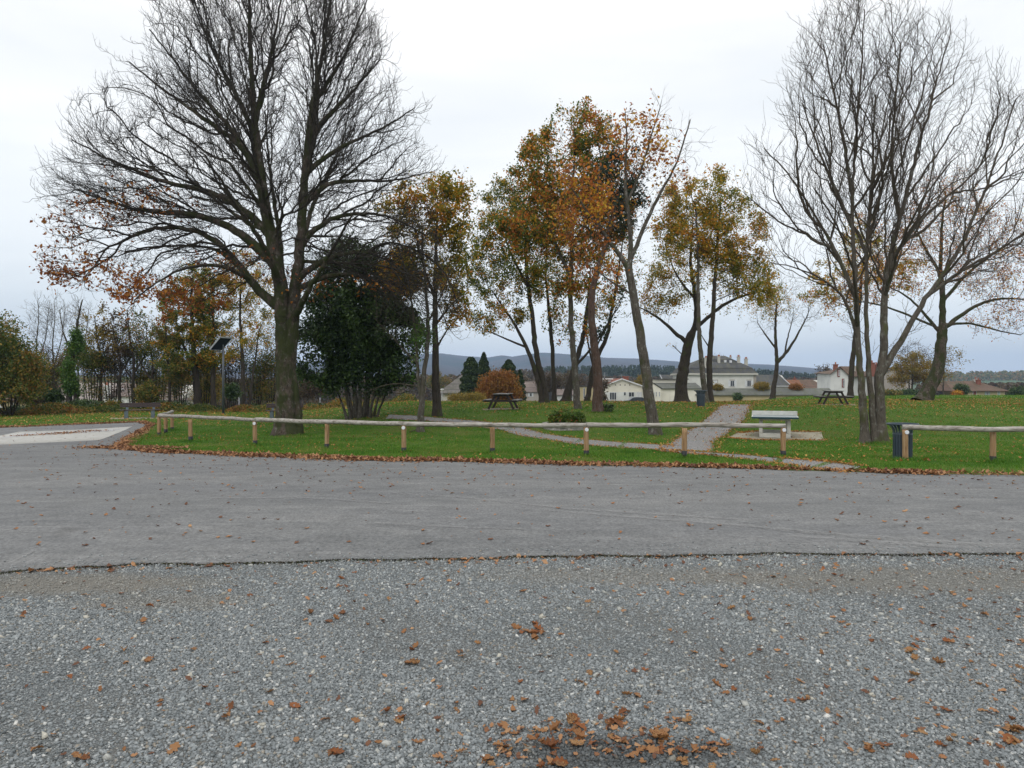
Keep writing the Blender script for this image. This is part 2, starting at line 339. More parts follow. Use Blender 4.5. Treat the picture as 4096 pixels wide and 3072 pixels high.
# cream paved bay on the left and the table slabs
strip('paved_bay', HP([(-260, 1790), (75, 1729), (300, 1722), (530, 1708)]), HP([(-200, 1800), (0, 1781), (200, 1772), (400, 1762)]), M_cream, .024, m=5, skirt=.01)
M_creamd = simple('bay_channel', (.33, .335, .35), (.45, .44, .42), 4, .9)
strip('bay_channel', HP([(20, 1752), (90, 1737), (300, 1728), (495, 1717)]), HP([(0, 1757), (110, 1744), (330, 1734), (450, 1727)]), M_creamd, .029, m=4)
cap_ = [(2905, 1748), (3010, 1726), (3290, 1728)]
sl_f = HP([(2905, 1752), (2990, 1760), (3120, 1763), (3300, 1763)]); sl_b = HP([(2950, 1733), (3015, 1727), (3150, 1727), (3285, 1729)])
strip('concrete_slab', sl_f, sl_b, M_conc, .02, skirt=.04)
PATHS.append((np.array(sl_f), np.array(sl_b)))
for l_ in ([[(1925, 1641), (2075, 1637)], [(1960, 1634), (2075, 1633)]], [[(3270, 1620), (3425, 1622)], [(3290, 1616), (3418, 1617)]], [[(440, 1677), (700, 1676)], [(440, 1672), (650, 1671)]]):
    a, b = HP(l_[0]), HP(l_[1]); strip('concrete_slab', a, b, M_conc, .02, skirt=.05)
# pale tyre scuffs worn into the road
m_, t_, b_, l_ = nmat('scuff'); n_ = noise(t_, mapping(t_, (1, 1, 1)), 9, 5, .8); b_.inputs['Base Color'].default_value = (.30, .297, .285, 1); b_.inputs['Roughness'].default_value = .9
l_(ramp(t_, n_, [(.38, (0, 0, 0)), (.66, (.42, .42, .42))]), b_.inputs['Alpha'])
for P_, w_ in (([(1560, 1978), (1900, 2000), (2250, 2040), (2600, 2062), (3000, 2088)], .05), ([(2180, 2048), (2500, 2075), (2900, 2105), (3300, 2140)], .04), ([(3050, 2122), (3400, 2150), (3700, 2172), (3950, 2192)], .07), ([(3150, 2150), (3500, 2178), (3800, 2196)], .05), ([(65, 2250), (120, 2222), (185, 2188)], .05), ([(820, 2000), (1200, 1996), (1560, 2020)], .04), ([(1500, 2100), (1850, 2118), (2100, 2126)], .03)):
    q_ = [hit(*p_) for p_ in P_]; tag(strip('tyre_scuff', [(a_, c_-w_*1.3) for a_, c_ in q_], [(a_, c_+w_*1.3) for a_, c_ in q_], m_, .026, sub=8, m=3), kind='structure')
# hills
def hill(name, us, vs, D0, D1, z0, mat, rag=0, nd_=40, seed=1):
    """a ridge whose skyline stands at D1 and whose foot is at D0"""
    A = np.linspace(us[0], us[-1], 500); vt = np.interp(A, us, vs); T = np.linspace(0, 1, nd_)
    rg = np.random.default_rng(seed); vt = vt+rag*np.convolve(rg.normal(size=500+8), np.ones(9)/3, 'valid')
    V = []
    for t in T:
        D = D0+(D1-D0)*t; zt = Z(vt, D1); hgt = (z0+(zt-z0)*(t**.8*(1-.12*np.sin(math.pi*t)**2)))
        hgt = hgt+np.sin(A*.021+t*9)*(zt-z0)*.05*math.sin(math.pi*t)+np.sin(A*.009+t*4+2)*(zt-z0)*.06*math.sin(math.pi*t)
        V.append(np.stack([X(A, D), np.full_like(A, D), hgt], -1))
    V.append(np.stack([X(A, D1*1.3), np.full_like(A, D1*1.3), np.full_like(A, z0)], -1))
    V = np.array(V); i = np.arange(V.shape[0]*500).reshape(V.shape[0], 500)
    f = np.stack([i[:-1, :-1], i[:-1, 1:], i[1:, 1:], i[1:, :-1]], -1).reshape(-1, 4)
    return tag(mesh_obj(name, V.reshape(-1, 3), f, mat, smooth=True), kind='structure')
def mat_hill():
    m, t, b, l = nmat('hill_woods'); v = mapping(t, (1, 1, 2.5)); n = noise(t, v, .0035, 6, .6); n2 = noise(t, v, .05, 5, .8)
    c = ramp(t, n, [(.4, (.022, .036, .028)), (.48, (.050, .043, .038)), (.62, (.06, .048, .042)), (.68, (.022, .036, .032))])
    c = mixc(t, .6, c, ramp(t, n2, [(.3, (.2, .2, .2)), (.7, (.8, .8, .8))]), 'OVERLAY'); l(c, b.inputs['Base Color']); b.inputs['Roughness'].default_value = 1
    b.inputs['Specular IOR Level'].default_value = 0; bump(t, n2, 1, 8); return m
M_hill = mat_hill()
hill('hills', [-1500, 0, 600, 900, 1300, 1500, 1765, 1850, 1950, 2010, 2048, 2164, 2233, 2344, 2432, 2548, 2650, 2789, 2997, 3072, 3165, 3280, 3330, 3500, 4096, 5500], [1500, 1500, 1490, 1478, 1440, 1424, 1414, 1424, 1430, 1421, 1427, 1411, 1414, 1423, 1432, 1434, 1441, 1452, 1456, 1458, 1465, 1475, 1490, 1500, 1502, 1502], 1500, 3000, -26, M_hill, .7)
M_field = simple('far_field', (.055, .10, .035), (.075, .085, .04), .004, 1)
hill('far_slope', [-1500, 0, 440, 620, 800, 900, 1300], [1500, 1500, 1506, 1508, 1512, 1518, 1526], 500, 1000, -14, M_field, .2)
hill('far_slope', [3300, 3450, 3700, 3900, 4096, 5600], [1524, 1508, 1497, 1495, 1493, 1490], 600, 1200, -14, M_field, .2)
HAZE = .00022
# ------------------------------------------------------------ timber fences
def mat_wood(name, c1, c2, c3):
    m, t, b, l = nmat(name); v = mapping(t, (1.2, 9, 9)) if 'rail' in name else mapping(t, (14, 14, 1.1))
    n = noise(t, v, 2.5, 6, .6, .4); c = ramp(t, n, [(.3, c1), (.5, c2), (.72, c3)])
    k = noise(t, mapping(t), 4.5, 3); c = mixc(t, ramp(t, k, [(.62, (0, 0, 0)), (.72, (.6, .6, .6))]), c, (.10, .085, .06))
    l(c, b.inputs['Base Color']); b.inputs['Roughness'].default_value = .8; b.inputs['Specular IOR Level'].default_value = .25; bump(t, n, .5, .012); return m
M_rail = mat_wood('rail_wood', (.10, .08, .06), (.31, .285, .25), (.45, .43, .39))
M_post = mat_wood('post_wood', (.13, .065, .03), (.31, .19, .095), (.36, .255, .155))
M_black = simple('black_bitumen', (.012, .012, .014), (.02, .02, .022), 8, .5)
M_refl = simple('white_reflector', (.72, .74, .78), (.66, .68, .72), 12, .35)
M_galv = simple('galvanised', (.33, .34, .35), (.25, .26, .27), 5, .45, metal=.6)
PH = .70; RR = .060
def fence(label, base_pts, joints, refl, ext=None):
    P = [hit(u, v) for u, v in base_pts]
    root = empty('wooden_fence', G(*P[0]), 0, label, 'fence'); ox, oy, oz = root.location
    for i, (x, y) in enumerate(P):
        z = float(tz(x, y)); rg = random.Random(i*7+len(P)); n = 14; MBp = MB()
        lx, ly_ = rg.uniform(-.012, .012), rg.uniform(-.01, .01)
        pts = [(x-ox+lx*t, y-oy+ly_*t, z-oz-.05+(PH+.05)*t) for t in np.linspace(.0, 1, 8)]
        rs = [.062+rg.uniform(-.0025, .0025) for _ in pts]; MBp.tube(pts, rs, n); po = MBp.build('post', M_post, root, smooth=True)
        if i not in NOBASE.get(label[:4], ()): MB().tube([(x-ox, y-oy, z-oz-.06), (x-ox, y-oy, z-oz+rg.uniform(.13, .18))], [.066, .0655], n).build('post_sleeve', M_black, po, smooth=True)
        if i in refl:
            d = MB().tube([(x-ox, y-oy-.058, z-oz+PH-.055), (x-ox, y-oy-.074, z-oz+PH-.055)], [.045, .045], 20).build('reflector', M_galv, po)
            MB().tube([(x-ox, y-oy-.0745, z-oz+PH-.055), (x-ox, y-oy-.079, z-oz+PH-.055)], [.037, .034], 20).build('reflector_disc', M_refl, d) if False else None
            d.data.materials[0] = M_refl
    for a, b in joints:
        A = [P[k] for k in a]; m = []; rr = []; rg = random.Random(a[0]*13+3)
        zb = [float(tz(*q))+PH+.045 for q in A]
        dirv = np.array(A[-1])-np.array(A[0]); Lr = np.hypot(*dirv); dirv /= Lr
        e0, e1 = b; N = int(Lr/.16)+2; ph = rg.uniform(0, 6); rad0 = RR+rg.uniform(-.002, .004)
        for k in range(N):
            t = k/(N-1); s_ = -e0+(Lr+e0+e1)*t
            px = A[0][0]+dirv[0]*s_; py = A[0][1]+dirv[1]*s_
            cum = [0]+[np.hypot(A[j][0]-A[0][0], A[j][1]-A[0][1]) for j in range(1, len(A))]
            pz = np.interp(s_, cum, zb)+.007*math.sin(s_*2.3+ph)+.003*math.sin(s_*6+ph)
            m.append((px-ox, py-oy+.012*math.sin(s_*1.9+ph), pz-oz)); rr.append(rad0-.006*t+.003*math.sin(s_*5+ph*2)+rg.uniform(-.001, .001))
        rr[0] *= .93; rr[-1] *= .93
        o = MB().tube(m, rr, 16).build('rail', M_rail, root, smooth=True)
    return root
NOBASE = {'shor': (0,)}
F1 = [(688, 1722), (663, 1734), (636, 1747), (762, 1768), (1020, 1781), (1307, 1796), (1615, 1811), (1970, 1813), (2346, 1824), (2737, 1833), (3133, 1826)]
fence('long low log fence with a corner return at its left end', F1,
      [((0, 1, 2), (.12, .06)), ((2, 3, 4), (.02, .0)), ((4, 5, 6), (0, 0)), ((6, 7, 8), (0, 0)), ((8, 9, 10), (0, .05))], (4, 6, 8, 10))
fence('short log fence at the right edge starting in front of a litter bin', [(3622, 1842), (3972, 1850), (4310, 1858)],
      [((0, 1, 2), (.06, .2))], (0,))
# ------------------------------------------------------------ litter bins
M_bin = simple('bin_paint', (.035, .052, .068), (.045, .062, .078), 6, .45)
def make_bin(label):
    r = empty('litter_bin', (0, 0, 0), 0, label, 'litter bin', None)
    body = MB(); R0, H0 = .205, .84; N = 20
    prof = [(0, .03, R0), (0, .56, R0), (0, .66, R0+.004), (0, .72, R0+.025), (0, .77, R0+.065), (0, .81, R0+.12)]
    for k in range(N):
        a0 = 2*math.pi*(k+.09)/N; a1 = 2*math.pi*(k+.78)/N; b = len(body.v)
        for _, z, rr in prof:
            wd = 1.0
            for dr in (0, -.008):
                for a in (a0, a1): body.v.append(((rr+dr)*math.cos(a), (rr+dr)*math.sin(a), z))
        for i in range(len(prof)-1):
            q = b+4*i; body.f += [(q, q+1, q+5, q+4), (q+3, q+2, q+6, q+7), (q+2, q, q+4, q+6), (q+1, q+3, q+7, q+5)]
    body.build('slatted_body', M_bin, r)
    MB().lathe([(R0+.003, .57), (R0+.003, .61), (R0-.01, .61), (R0-.01, .57), (R0+.003, .57)], 32).build('band', M_bin, r, smooth=True)
    MB().lathe([(R0-.014, .02), (R0-.014, .60), (R0-.02, .60), (R0-.02, .02), (0.001, .02)], 32).build('liner', simple('bin_liner', (.02, .03, .04), None, 5, .5), r, smooth=True)
    MB().lathe([(R0+.105, .805), (R0+.118, .795), (R0+.135, .805), (R0+.138, .822), (R0+.12, .835), (R0+.105, .828), (R0+.105, .805)], 40).build('rim', M_bin, r, smooth=True)
    MB().lathe([(R0-.02, 0), (R0-.02, .03), (.001, .03)], 24).build('foot', M_bin, r)
    return r
b1 = make_bin('dark blue slatted litter bin with flared top behind the first post of the right fence'); x, y = hit(3612, 1846); y = hit(3622, 1842)[1]; b1.location = G(X(3611, y+.36), y+.36)
b2 = copy_tree(b1); b2['label'] = 'dark slatted litter bin by two slim trunks near the far end of the path'
x, y = hit(2803, 1626); b2.location = G(x, y)
for o in (b1, b2): o['group'] = 'litter bins on the lawn'
# ------------------------------------------------------------ table tennis table
M_wht = simple('white_concrete', (.58, .58, .55), (.48, .48, .44), 7, .8, .15)
M_ped = simple('pedestal_concrete', (.50, .49, .44), (.40, .39, .35), 5, .85, .15)
M_deck = simple('table_deck', (.24, .28, .29), (.28, .32, .32), 4, .5)
M_edge = simple('deck_edge', (.008, .035, .05), (.014, .05, .065), 6, .45)
x, y = hit(3102, 1755); tt = empty('table_tennis_table', G(X(3100, y-.25), y-.25, .018), math.radians(-19.5), 'white concrete table tennis table with a solid white net on its slab', 'table tennis table')
H = .74
MB().box(-.762, .762, 0, 2.74, H-.055, H).build('deck_edge', M_edge, tt)
MB().box(-.75, .75, .012, 2.728, H, H+.004).build('table_top', M_deck, tt)
MB().box(-.77, -.735, .0, 2.74, H+.0045, H+.0075).build('side_line', M_wht, tt); MB().box(.735, .765, .0, 2.74, H+.0045, H+.0075).build('side_line', M_wht, tt)
MB().box(-.775, .775, 1.35, 1.39, H+.004, H+.165).build('net', M_wht, tt, bevel=.012)
for yy in (.32, 2.0):
    m = MB(); a, c = .52, .40
    m.box(-a, a, yy, yy+.42, 0, .16); m.box(-a, -c, yy, yy+.42, .1601, H-.13); m.box(c, a, yy, yy+.42, .1601, H-.13); m.box(-a, a, yy, yy+.42, H-.1299, H-.056)
    m.build('pedestal', M_ped, tt, bevel=.02)
# ------------------------------------------------------------ picnic tables
M_brown = simple('brown_plank', (.045, .032, .028), (.032, .022, .02), 7, .6, .1, (1, 8, 1))
M_ptop = simple('weathered_plank', (.20, .19, .18), (.12, .11, .105), 5, .55, .1, (8, 1, 1))
def make_picnic(label):
    r = empty('picnic_table', (0, 0, 0), 0, label, 'picnic table', 'picnic tables on the lawn')
    t = MB(); s_ = MB(); s2 = MB()
    for k in range(5): t.box(-.36+k*.146, -.36+k*.146+.136, -.9, .9, .71, .75)
    t.build('table_top', M_ptop, r, bevel=.004)
    for sx in (-1, 1):
        q = MB()
        for k in range(2): q.box(sx*.70-.13+k*.135, sx*.70-.13+k*.135+.127, -.9, .9, .425, .462)
        q.build('seat', M_ptop, r, bevel=.004)
    for yy in (-.62, .62):
        for sx in (-1, 1): MB().bar((sx*.62, yy, 0), (sx*.27, yy, .709), .10, .055, (0, 1, 0)).build('leg', M_brown, r)
        MB().box(-.84, .84, yy-.075, yy-.0285, .35, .4245).build('seat_support', M_brown, r)
        MB().box(-.34, .34, yy-.075, yy-.0285, .62, .7095).build('top_support', M_brown, r)
    MB().box(-.838, -.80, -.9, .9, .37, .424).build('seat_edge', M_brown, r); MB().box(.80, .838, -.9, .9, .37, .424).build('seat_edge', M_brown, r)
    return r
p1 = make_picnic('brown picnic table at the left of the mound in front of the rust orange bush'); x, y = hit(2012, 1640); p1.location = G(x, y+.6, .02); p1.rotation_euler.z = math.radians(-9)
p2 = copy_tree(p1); p2['label'] = 'brown picnic table on the right of the lawn behind the table tennis table'; x, y = hit(3352, 1620); p2.location = G(x, y+.6, .02); p2.rotation_euler.z = math.radians(-12)
# ------------------------------------------------------------ benches
M_bgrey = simple('bench_grey', (.13, .165, .19), (.10, .13, .15), 5, .6)
M_bplank = simple('bench_plank', (.075, .055, .055), (.055, .04, .04), 5, .6, 0, (1, 8, 8))
def make_bench(label):
    r = empty('park_bench', (0, 0, 0), 0, label, 'bench', 'benches by the hedge')
    for sx in (-.62, .62):
        m = MB(); w_ = .055
        # side support: two feet joined by an arch, then a sloping back upright
        o_ = [(-.22, 0), (-.10, 0), (-.07, .14), (.0, .2), (.07, .14), (.10, 0), (.24, 0), (.22, .36), (.30, .78), (.22, .80), (.13, .42), (-.22, .40)]
        n = len(o_); vs = [(sx-w_, a, b) for a, b in o_]+[(sx+w_, a, b) for a, b in o_]
        m.add(vs, [tuple(range(n)), tuple(reversed(range(n, 2*n)))]+[(i, n+i, n+(i+1) % n, (i+1) % n) for i in range(n)])
        m.build('support', M_bgrey, r)
        MB().box(sx-.11, sx-.0551, -.2, .18, 0, .37).build('support_flange', M_bgrey, r)
    q = MB(); [q.box(-.95, .95, -.24+k*.115, -.24+k*.115+.108, .402, .44) for k in range(4)]; q.build('seat', M_bplank, r, bevel=.004)
    q = MB(); [q.bar((-.95, .165+k*.026, .62+k*.115), (.95, .165+k*.026, .62+k*.115), .035, .108) for k in range(2)]; q.build('backrest', M_bplank, r, bevel=.004)
    return r
g1 = make_bench('grey and brown park bench by the hedge at the left, fully in view'); x, y = hit(553, 1674); g1.location = G(x, y+.2, .02); g1.rotation_euler.z = math.radians(24)
g2 = copy_tree(g1); g2['label'] = 'grey and brown park bench half hidden behind the large chestnut trunk'; x, y = hit(1140, 1660); g2.location = G(X(1138, 38), 38); g2.rotation_euler.z = math.radians(12)
# ------------------------------------------------------------ solar lamp
M_pole = simple('pole_grey', (.09, .10, .115), (.08, .09, .10), 5, .5, metal=.3)
x, y = hit(893, 1656); sl_ = empty('solar_street_lamp', G(x, y), 0, 'grey solar street lamp with a tilted panel on top near the left hedge', 'street lamp')
s = y/F; MB().tube([(0, 0, 0), (0, 0, 2.2), (0, 0, 4.1)], [.075, .07, .06], 16).build('pole', M_pole, sl_, smooth=True)
MB().tube([(0, 0, 0), (0, 0, .03)], [.16, .16], 16).build('base_plate', M_pole, sl_)
hz = Z(1350, y)-float(tz(x, y))
pm = simple('solar_cell', (.012, .015, .03), (.02, .022, .04), 20, .25)
A_ = Vector((-.72, -.30, hz-.76)); e1 = Vector((.64, 0, .76)); e2 = Vector((.50, .62, 0)); nn_ = e1.cross(e2).normalized()*.03
q_ = [A_, A_+e1, A_+e1+e2, A_+e2]; MB().add([p-nn_ for p in q_]+[p+nn_ for p in q_], [(0, 1, 2, 3), (7, 6, 5, 4), (0, 4, 5, 1), (1, 5, 6, 2), (2, 6, 7, 3), (3, 7, 4, 0)]).build('panel', pm, sl_)
m = MB()
for k in range(4): m.bar(q_[k], q_[(k+1) % 4], .05, .09)
m.build('panel_frame', M_galv, sl_)
MB().box(-.36, .0, -.09, .09, hz-.92, hz-.86).build('lamp_head', M_pole, sl_, bevel=.01)
MB().tube([(0, 0, 4.0), (0, 0, hz-.45)], [.04, .04], 10).build('bracket', M_pole, sl_)
# ------------------------------------------------------------ distant street lamps
M_white = simple('white_paint', (.75, .76, .76), (.68, .69, .69), 5, .5)
def dlamp(u, vt, D, label):
    x = X(u, D); z = float(tz(x, D)); r = empty('street_lamp', (x, D, z), 0, label, 'street lamp', 'white street lamps in the village'); h = Z(vt, D)-z
    MB().tube([(0, 0, 0), (0, 0, h-.25)], [.06, .045], 8).build('pole', M_galv, r, smooth=True)
    MB().lathe([(.06, h-.35), (.12, h-.2), (.30, h-.08), (.02, h)], 14).build('lamp_head', M_white, r)
dlamp(1280, 1562, 95, 'white capped street lamp between the chestnut and the dark evergreen'); dlamp(956, 1566, 95, 'white capped street lamp behind the trunks left of the chestnut')
dlamp(1768, 1555, 95, 'white capped street lamp in front of the grey roofed house')
# round road sign seen from behind, left
x, y = X(140, 60), 60; z = float(tz(x, y)); rs_ = empty('road_sign', (x, y, z), 0, 'round grey road sign seen from behind beyond the hedge at far left', 'road sign')
h = Z(1612, 60)-z; MB().tube([(0, 0, 0), (0, 0, h+.2)], [.03, .03], 8).build('pole', M_galv, rs_); MB().tube([(0, -.04, h), (0, -.06, h)], [.22, .22], 20).build('sign_plate', simple('sign_back', (.42, .42, .40), None, 5, .5), rs_)
# ------------------------------------------------------------ houses
def stuccomat(name, c, c2=None, streak=.5):
    m, t, b, l = nmat(name); v = mapping(t); n = noise(t, v, .5, 5); st = noise(t, mapping(t, (2.2, 2.2, .25)), 1.3, 5, .7)
    c2 = c2 or tuple(x*.82 for x in c); q = ramp(t, n, [(.35, c), (.7, c2)])
    q = mixc(t, ramp(t, st, [(.58, (0, 0, 0)), (.75, (streak, streak, streak))]), q, tuple(x*.55 for x in c))
    l(q, b.inputs['Base Color']); b.inputs['Roughness'].default_value = .9; b.inputs['Specular IOR Level'].default_value = .2; return m
def roofmat(name, c, c2, moss=(.05, .06, .03), ms=.6):
    m, t, b, l = nmat(name); v = mapping(t); w_ = t.nodes.new('ShaderNodeTexBrick'); w_.inputs['Scale'].default_value = 3.0; w_.inputs['Color1'].default_value = (*c, 1); w_.inputs['Color2'].default_value = (*c2, 1)
    w_.inputs['Mortar'].default_value = (*[x*.6 for x in c], 1); w_.inputs['Mortar Size'].default_value = .03
    vx = t.nodes.new('ShaderNodeMapping'); vx.inputs['Rotation'].default_value = (math.radians(60), 0, 0); l(v, vx.inputs[0]); l(vx.outputs[0], w_.inputs['Vector'])
    q = w_.outputs[0]; n = noise(t, mapping(t, (1.5, 1, .4)), .9, 6, .7); q = mixc(t, ramp(t, n, [(.45, (0, 0, 0)), (.65, (ms, ms, ms))]), q, moss)
    n3 = noise(t, v, .35, 3); q = mixc(t, .35, q, ramp(t, n3, [(.3, (.25, .25, .25)), (.7, (.75, .75, .75))]), 'OVERLAY')
    l(q, b.inputs['Base Color']); b.inputs['Roughness'].default_value = .85; b.inputs['Specular IOR Level'].default_value = .25; return m
W_white = stuccomat('render_white', (.66, .65, .60)); W_cream = stuccomat('render_cream', (.72, .685, .59)); W_pale = stuccomat('render_pale', (.50, .48, .42)); W_och = stuccomat('render_ochre', (.46, .38, .22)); W_bwht = stuccomat('render_bright', (.66, .665, .64)); W_grey = stuccomat('render_grey', (.40, .36, .32))
R_slate = roofmat('roof_slate', (.060, .062, .066), (.085, .085, .086), (.10, .095, .05), .6); R_tile = roofmat('roof_tile_brown', (.16, .098, .068), (.12, .075, .055)); R_red = roofmat('roof_tile_red', (.26, .085, .05), (.20, .07, .045), ms=.3)
R_fib = roofmat('roof_fibre', (.14, .142, .13), (.11, .115, .10), (.07, .08, .035)); R_or = roofmat('roof_tile_orange', (.26, .11, .06), (.20, .09, .05), ms=.35); R_mauve = roofmat('roof_mauve', (.21, .165, .145), (.17, .13, .115), ms=.3)
R_dark = simple('roof_edge_dark', (.035, .032, .03), None, 3, .7); M_glass = simple('window_glass', (.03, .035, .045), (.07, .075, .085), 1.2, .15); M_frame = simple('frame_white', (.68, .69, .70), None, 5, .5); M_shred = simple('shutter_red', (.22, .06, .045), None, 5, .6); M_shgr = simple('shutter_green', (.32, .42, .38), None, 5, .6); M_brick = simple('brick_red', (.26, .095, .06), (.18, .07, .05), 12, .9); M_stone = simple('quoin_stone', (.36, .32, .27), (.29, .26, .22), 6, .9); M_pot = simple('clay_pot', (.33, .13, .08), None, 5, .8); M_zinc = simple('zinc', (.26, .30, .28), (.2, .24, .22), 4, .5)
class House:
    def __init__(s, label, D, rz=0, uc=0, name='house', cat='house'):
        s.D = D; s.x = X(uc, D); s.z = float(tz(s.x, D)); s.uc = uc; s.r = empty(name, (s.x, D, s.z), rz, label, cat)
    def px(s, u): return (u-s.uc)/F*s.D
    def pz(s, v, dy=0): return Z(v, s.D+dy)-s.z
    def part(s, mb, n, m, p=None): return mb.build(n, m, p or s.r)
    def win(s, u0, v0, u1, v1, shut=None, surround=None, mull=2, y=0, closed=False):
        x0, x1, z0, z1 = s.px(u0), s.px(u1), s.pz(v1), s.pz(v0); w_ = x1-x0
        if surround: s.part(MB().box(x0-.17, x1+.17, y-.03, y-.001, z0-.17, z0).box(x0-.17, x1+.17, y-.03, y-.001, z1, z1+.2).box(x0-.17, x0, y-.03, y-.001, z0+.001, z1-.001).box(x1, x1+.17, y-.03, y-.001, z0+.001, z1-.001), 'window_surround', surround)
        f = MB(); t = .07
        f.box(x0, x0+t, y-.07, y-.002, z0, z1).box(x1-t, x1, y-.07, y-.002, z0, z1).box(x0+t, x1-t, y-.07, y-.002, z1-t, z1).box(x0+t, x1-t, y-.07, y-.002, z0, z0+t)
        for k in range(1, mull): f.box(x0+w_*k/mull-.03, x0+w_*k/mull+.03, y-.07, y-.002, z0+t, z1-t)
        fr = s.part(f, 'window', M_frame); s.part(MB().box(x0+.02, x1-.02, y-.04, y-.0015, z0+.02, z1-.02), 'pane', M_glass if not closed else shut, fr)
        if shut and not closed:
            for a, b in ((x0-w_*.52, x0-.03), (x1+.03, x1+w_*.52)): s.part(MB().box(a, b, y-.09, y-.035, z0-.03, z1+.03), 'shutter', shut, fr)
    def chimney(s, u, vt, vb, wpx, dy, mat, pots=1, col=None):
        D = s.D+dy; k = D/F; xc = (u-2048)*k-s.x; w_ = wpx*k/2; z1 = Z(vt, D)-s.z; z0 = Z(vb, D)-s.z-1.5
        m = MB().box(xc-w_, xc+w_, dy-.35, dy+.35, z0, z1).box(xc-w_-.08, xc+w_+.08, dy-.43, dy+.43, z1+.001, z1+.14)
        c = s.part(m, 'chimney', mat)
        q = MB()
        for i in range(pots):
            xx = xc+(i-(pots-1)/2)*w_*.8; q.tube([(xx, dy, z1+.12), (xx, dy, z1+.55)], [.16, .12], 8)
        s.part(q, 'chimney_pot', M_pot, c)
    def roof_gx(s, x0, x1, y0, y1, ze, zr, mat, oh=.35, th=.14, hip0=0, hip1=0, name='roof'):
        """ridge parallel to x, with optional hipped ends"""
        ym = (y0+y1)/2; sl = (zr-ze)/(ym-y0); a, b = y0-oh, y1+oh; zo = ze-sl*oh; X0, X1 = x0-oh, x1+oh
        top = [(X0, a, zo), (X1, a, zo), (X1, b, zo), (X0, b, zo), (X0+hip0, ym, zr), (X1-hip1, ym, zr)]
        v = [(x, y, z+th) for x, y, z in top]+[(x, y, z-.0) for x, y, z in top[:4]]
        f = [(0, 1, 5, 4), (2, 3, 4, 5), (3, 0, 4), (1, 2, 5), (6, 7, 1, 0), (7, 8, 2, 1), (8, 9, 3, 2), (9, 6, 0, 3), (9, 8, 7, 6)]
        return s.part(MB().add(v, f), name, mat)
    def gable_x(s, x0, x1, y0, y1, ze, zr, mat):  # walls for ridge along x, gables at the ends
        ym = (y0+y1)/2; v = []; 
        for x in (x0, x1): v += [(x, y0, 0), (x, y1, 0), (x, y1, ze), (x, ym, zr), (x, y0, ze)]
        v = [(a, b, c-1.0 if c == 0 else c) for a, b, c in v]
        return s.part(MB().add(v, [(0, 1, 2, 3, 4), (9, 8, 7, 6, 5), (0, 4, 9, 5), (1, 6, 7, 2), (2, 7, 8, 3), (4, 3, 8, 9)]), 'wall', mat)
# manor
h = House('large pale manor with a tall mossy slate mansard roof and six chimneys', 165, 0, 2880, 'manor_house')
x0, x1 = h.px(2738), h.px(3024); ze = h.pz(1500); yd = 12
h.part(MB().box(x0, x1, 0, yd, -1, ze), 'wall', W_white)
h.part(MB().box(x0-.55, x1+.35, -.55, yd+.5, ze+.001, ze+.42), 'cornice', M_frame).data.materials[0] = W_pale
zc = ze+.42; zk = h.pz(1470); zt = h.pz(1424, 6)
def ringm(x0, x1, y0, y1, z): return [(x0, y0, z), (x1, y0, z), (x1, y1, z), (x0, y1, z)]
A = ringm(x0-.3, x1+.2, -.3, yd+.3, zc+.001); B = ringm(x0+.55, x1-.65, .7, yd-.7, zk-.1)
h.part(MB().add(A+B, [(0, 1, 5, 4), (1, 2, 6, 5), (2, 3, 7, 6), (3, 0, 4, 7), (3, 2, 1, 0)]), 'roof_mansard', R_slate)
A = ringm(x0+.45, x1-.55, .6, yd-.6, zk-.095); B = ringm(h.px(2862), h.px(2930), 5.6, 6.4, zt)
h.part(MB().add(A+B, [(0, 1, 5, 4), (1, 2, 6, 5), (2, 3, 7, 6), (3, 0, 4, 7), (4, 5, 6, 7), (3, 2, 1, 0)]), 'roof_hip', R_slate)
m = MB()
for u in range(2868, 2926, 7): m.bar((h.px(u), 6, zt), (h.px(u), 6, zt+.35+.5*((u % 3) == 0)), .06, .06)
m.bar((h.px(2862), 6, zt+.05), (h.px(2930), 6, zt+.05), .05, .05); h.part(m, 'ridge_cresting', M_galv)
for u, vt, vb, w_, dy in ((2824, 1433, 1500, 9, 1.0), (2852, 1431, 1470, 9, 9), (2875, 1428, 1465, 9, 3), (2922, 1429, 1460, 5, 9), (2954, 1429, 1470, 10, 3), (2984, 1437, 1480, 11, 8)): h.chimney(u, vt, vb, w_, dy, W_pale, 2)
h.part(MB().box(x1-.6, x1+.04, -.06, -.001, -1, ze), 'quoins', M_stone)
h.win(2853, 1522, 2869, 1548, M_frame, M_stone, closed=True); h.win(2921, 1522, 2937, 1546, M_frame, M_stone); h.win(2988, 1522, 3004, 1546, M_frame, M_stone)
for u, v in ((2915, 1449), (2937, 1450)): h.part(MB().box(h.px(u)-.25, h.px(u)+.25, 2.6, 3.0, h.pz(v, 3)-.05, h.pz(v, 3)+.5), 'skylight', M_frame)
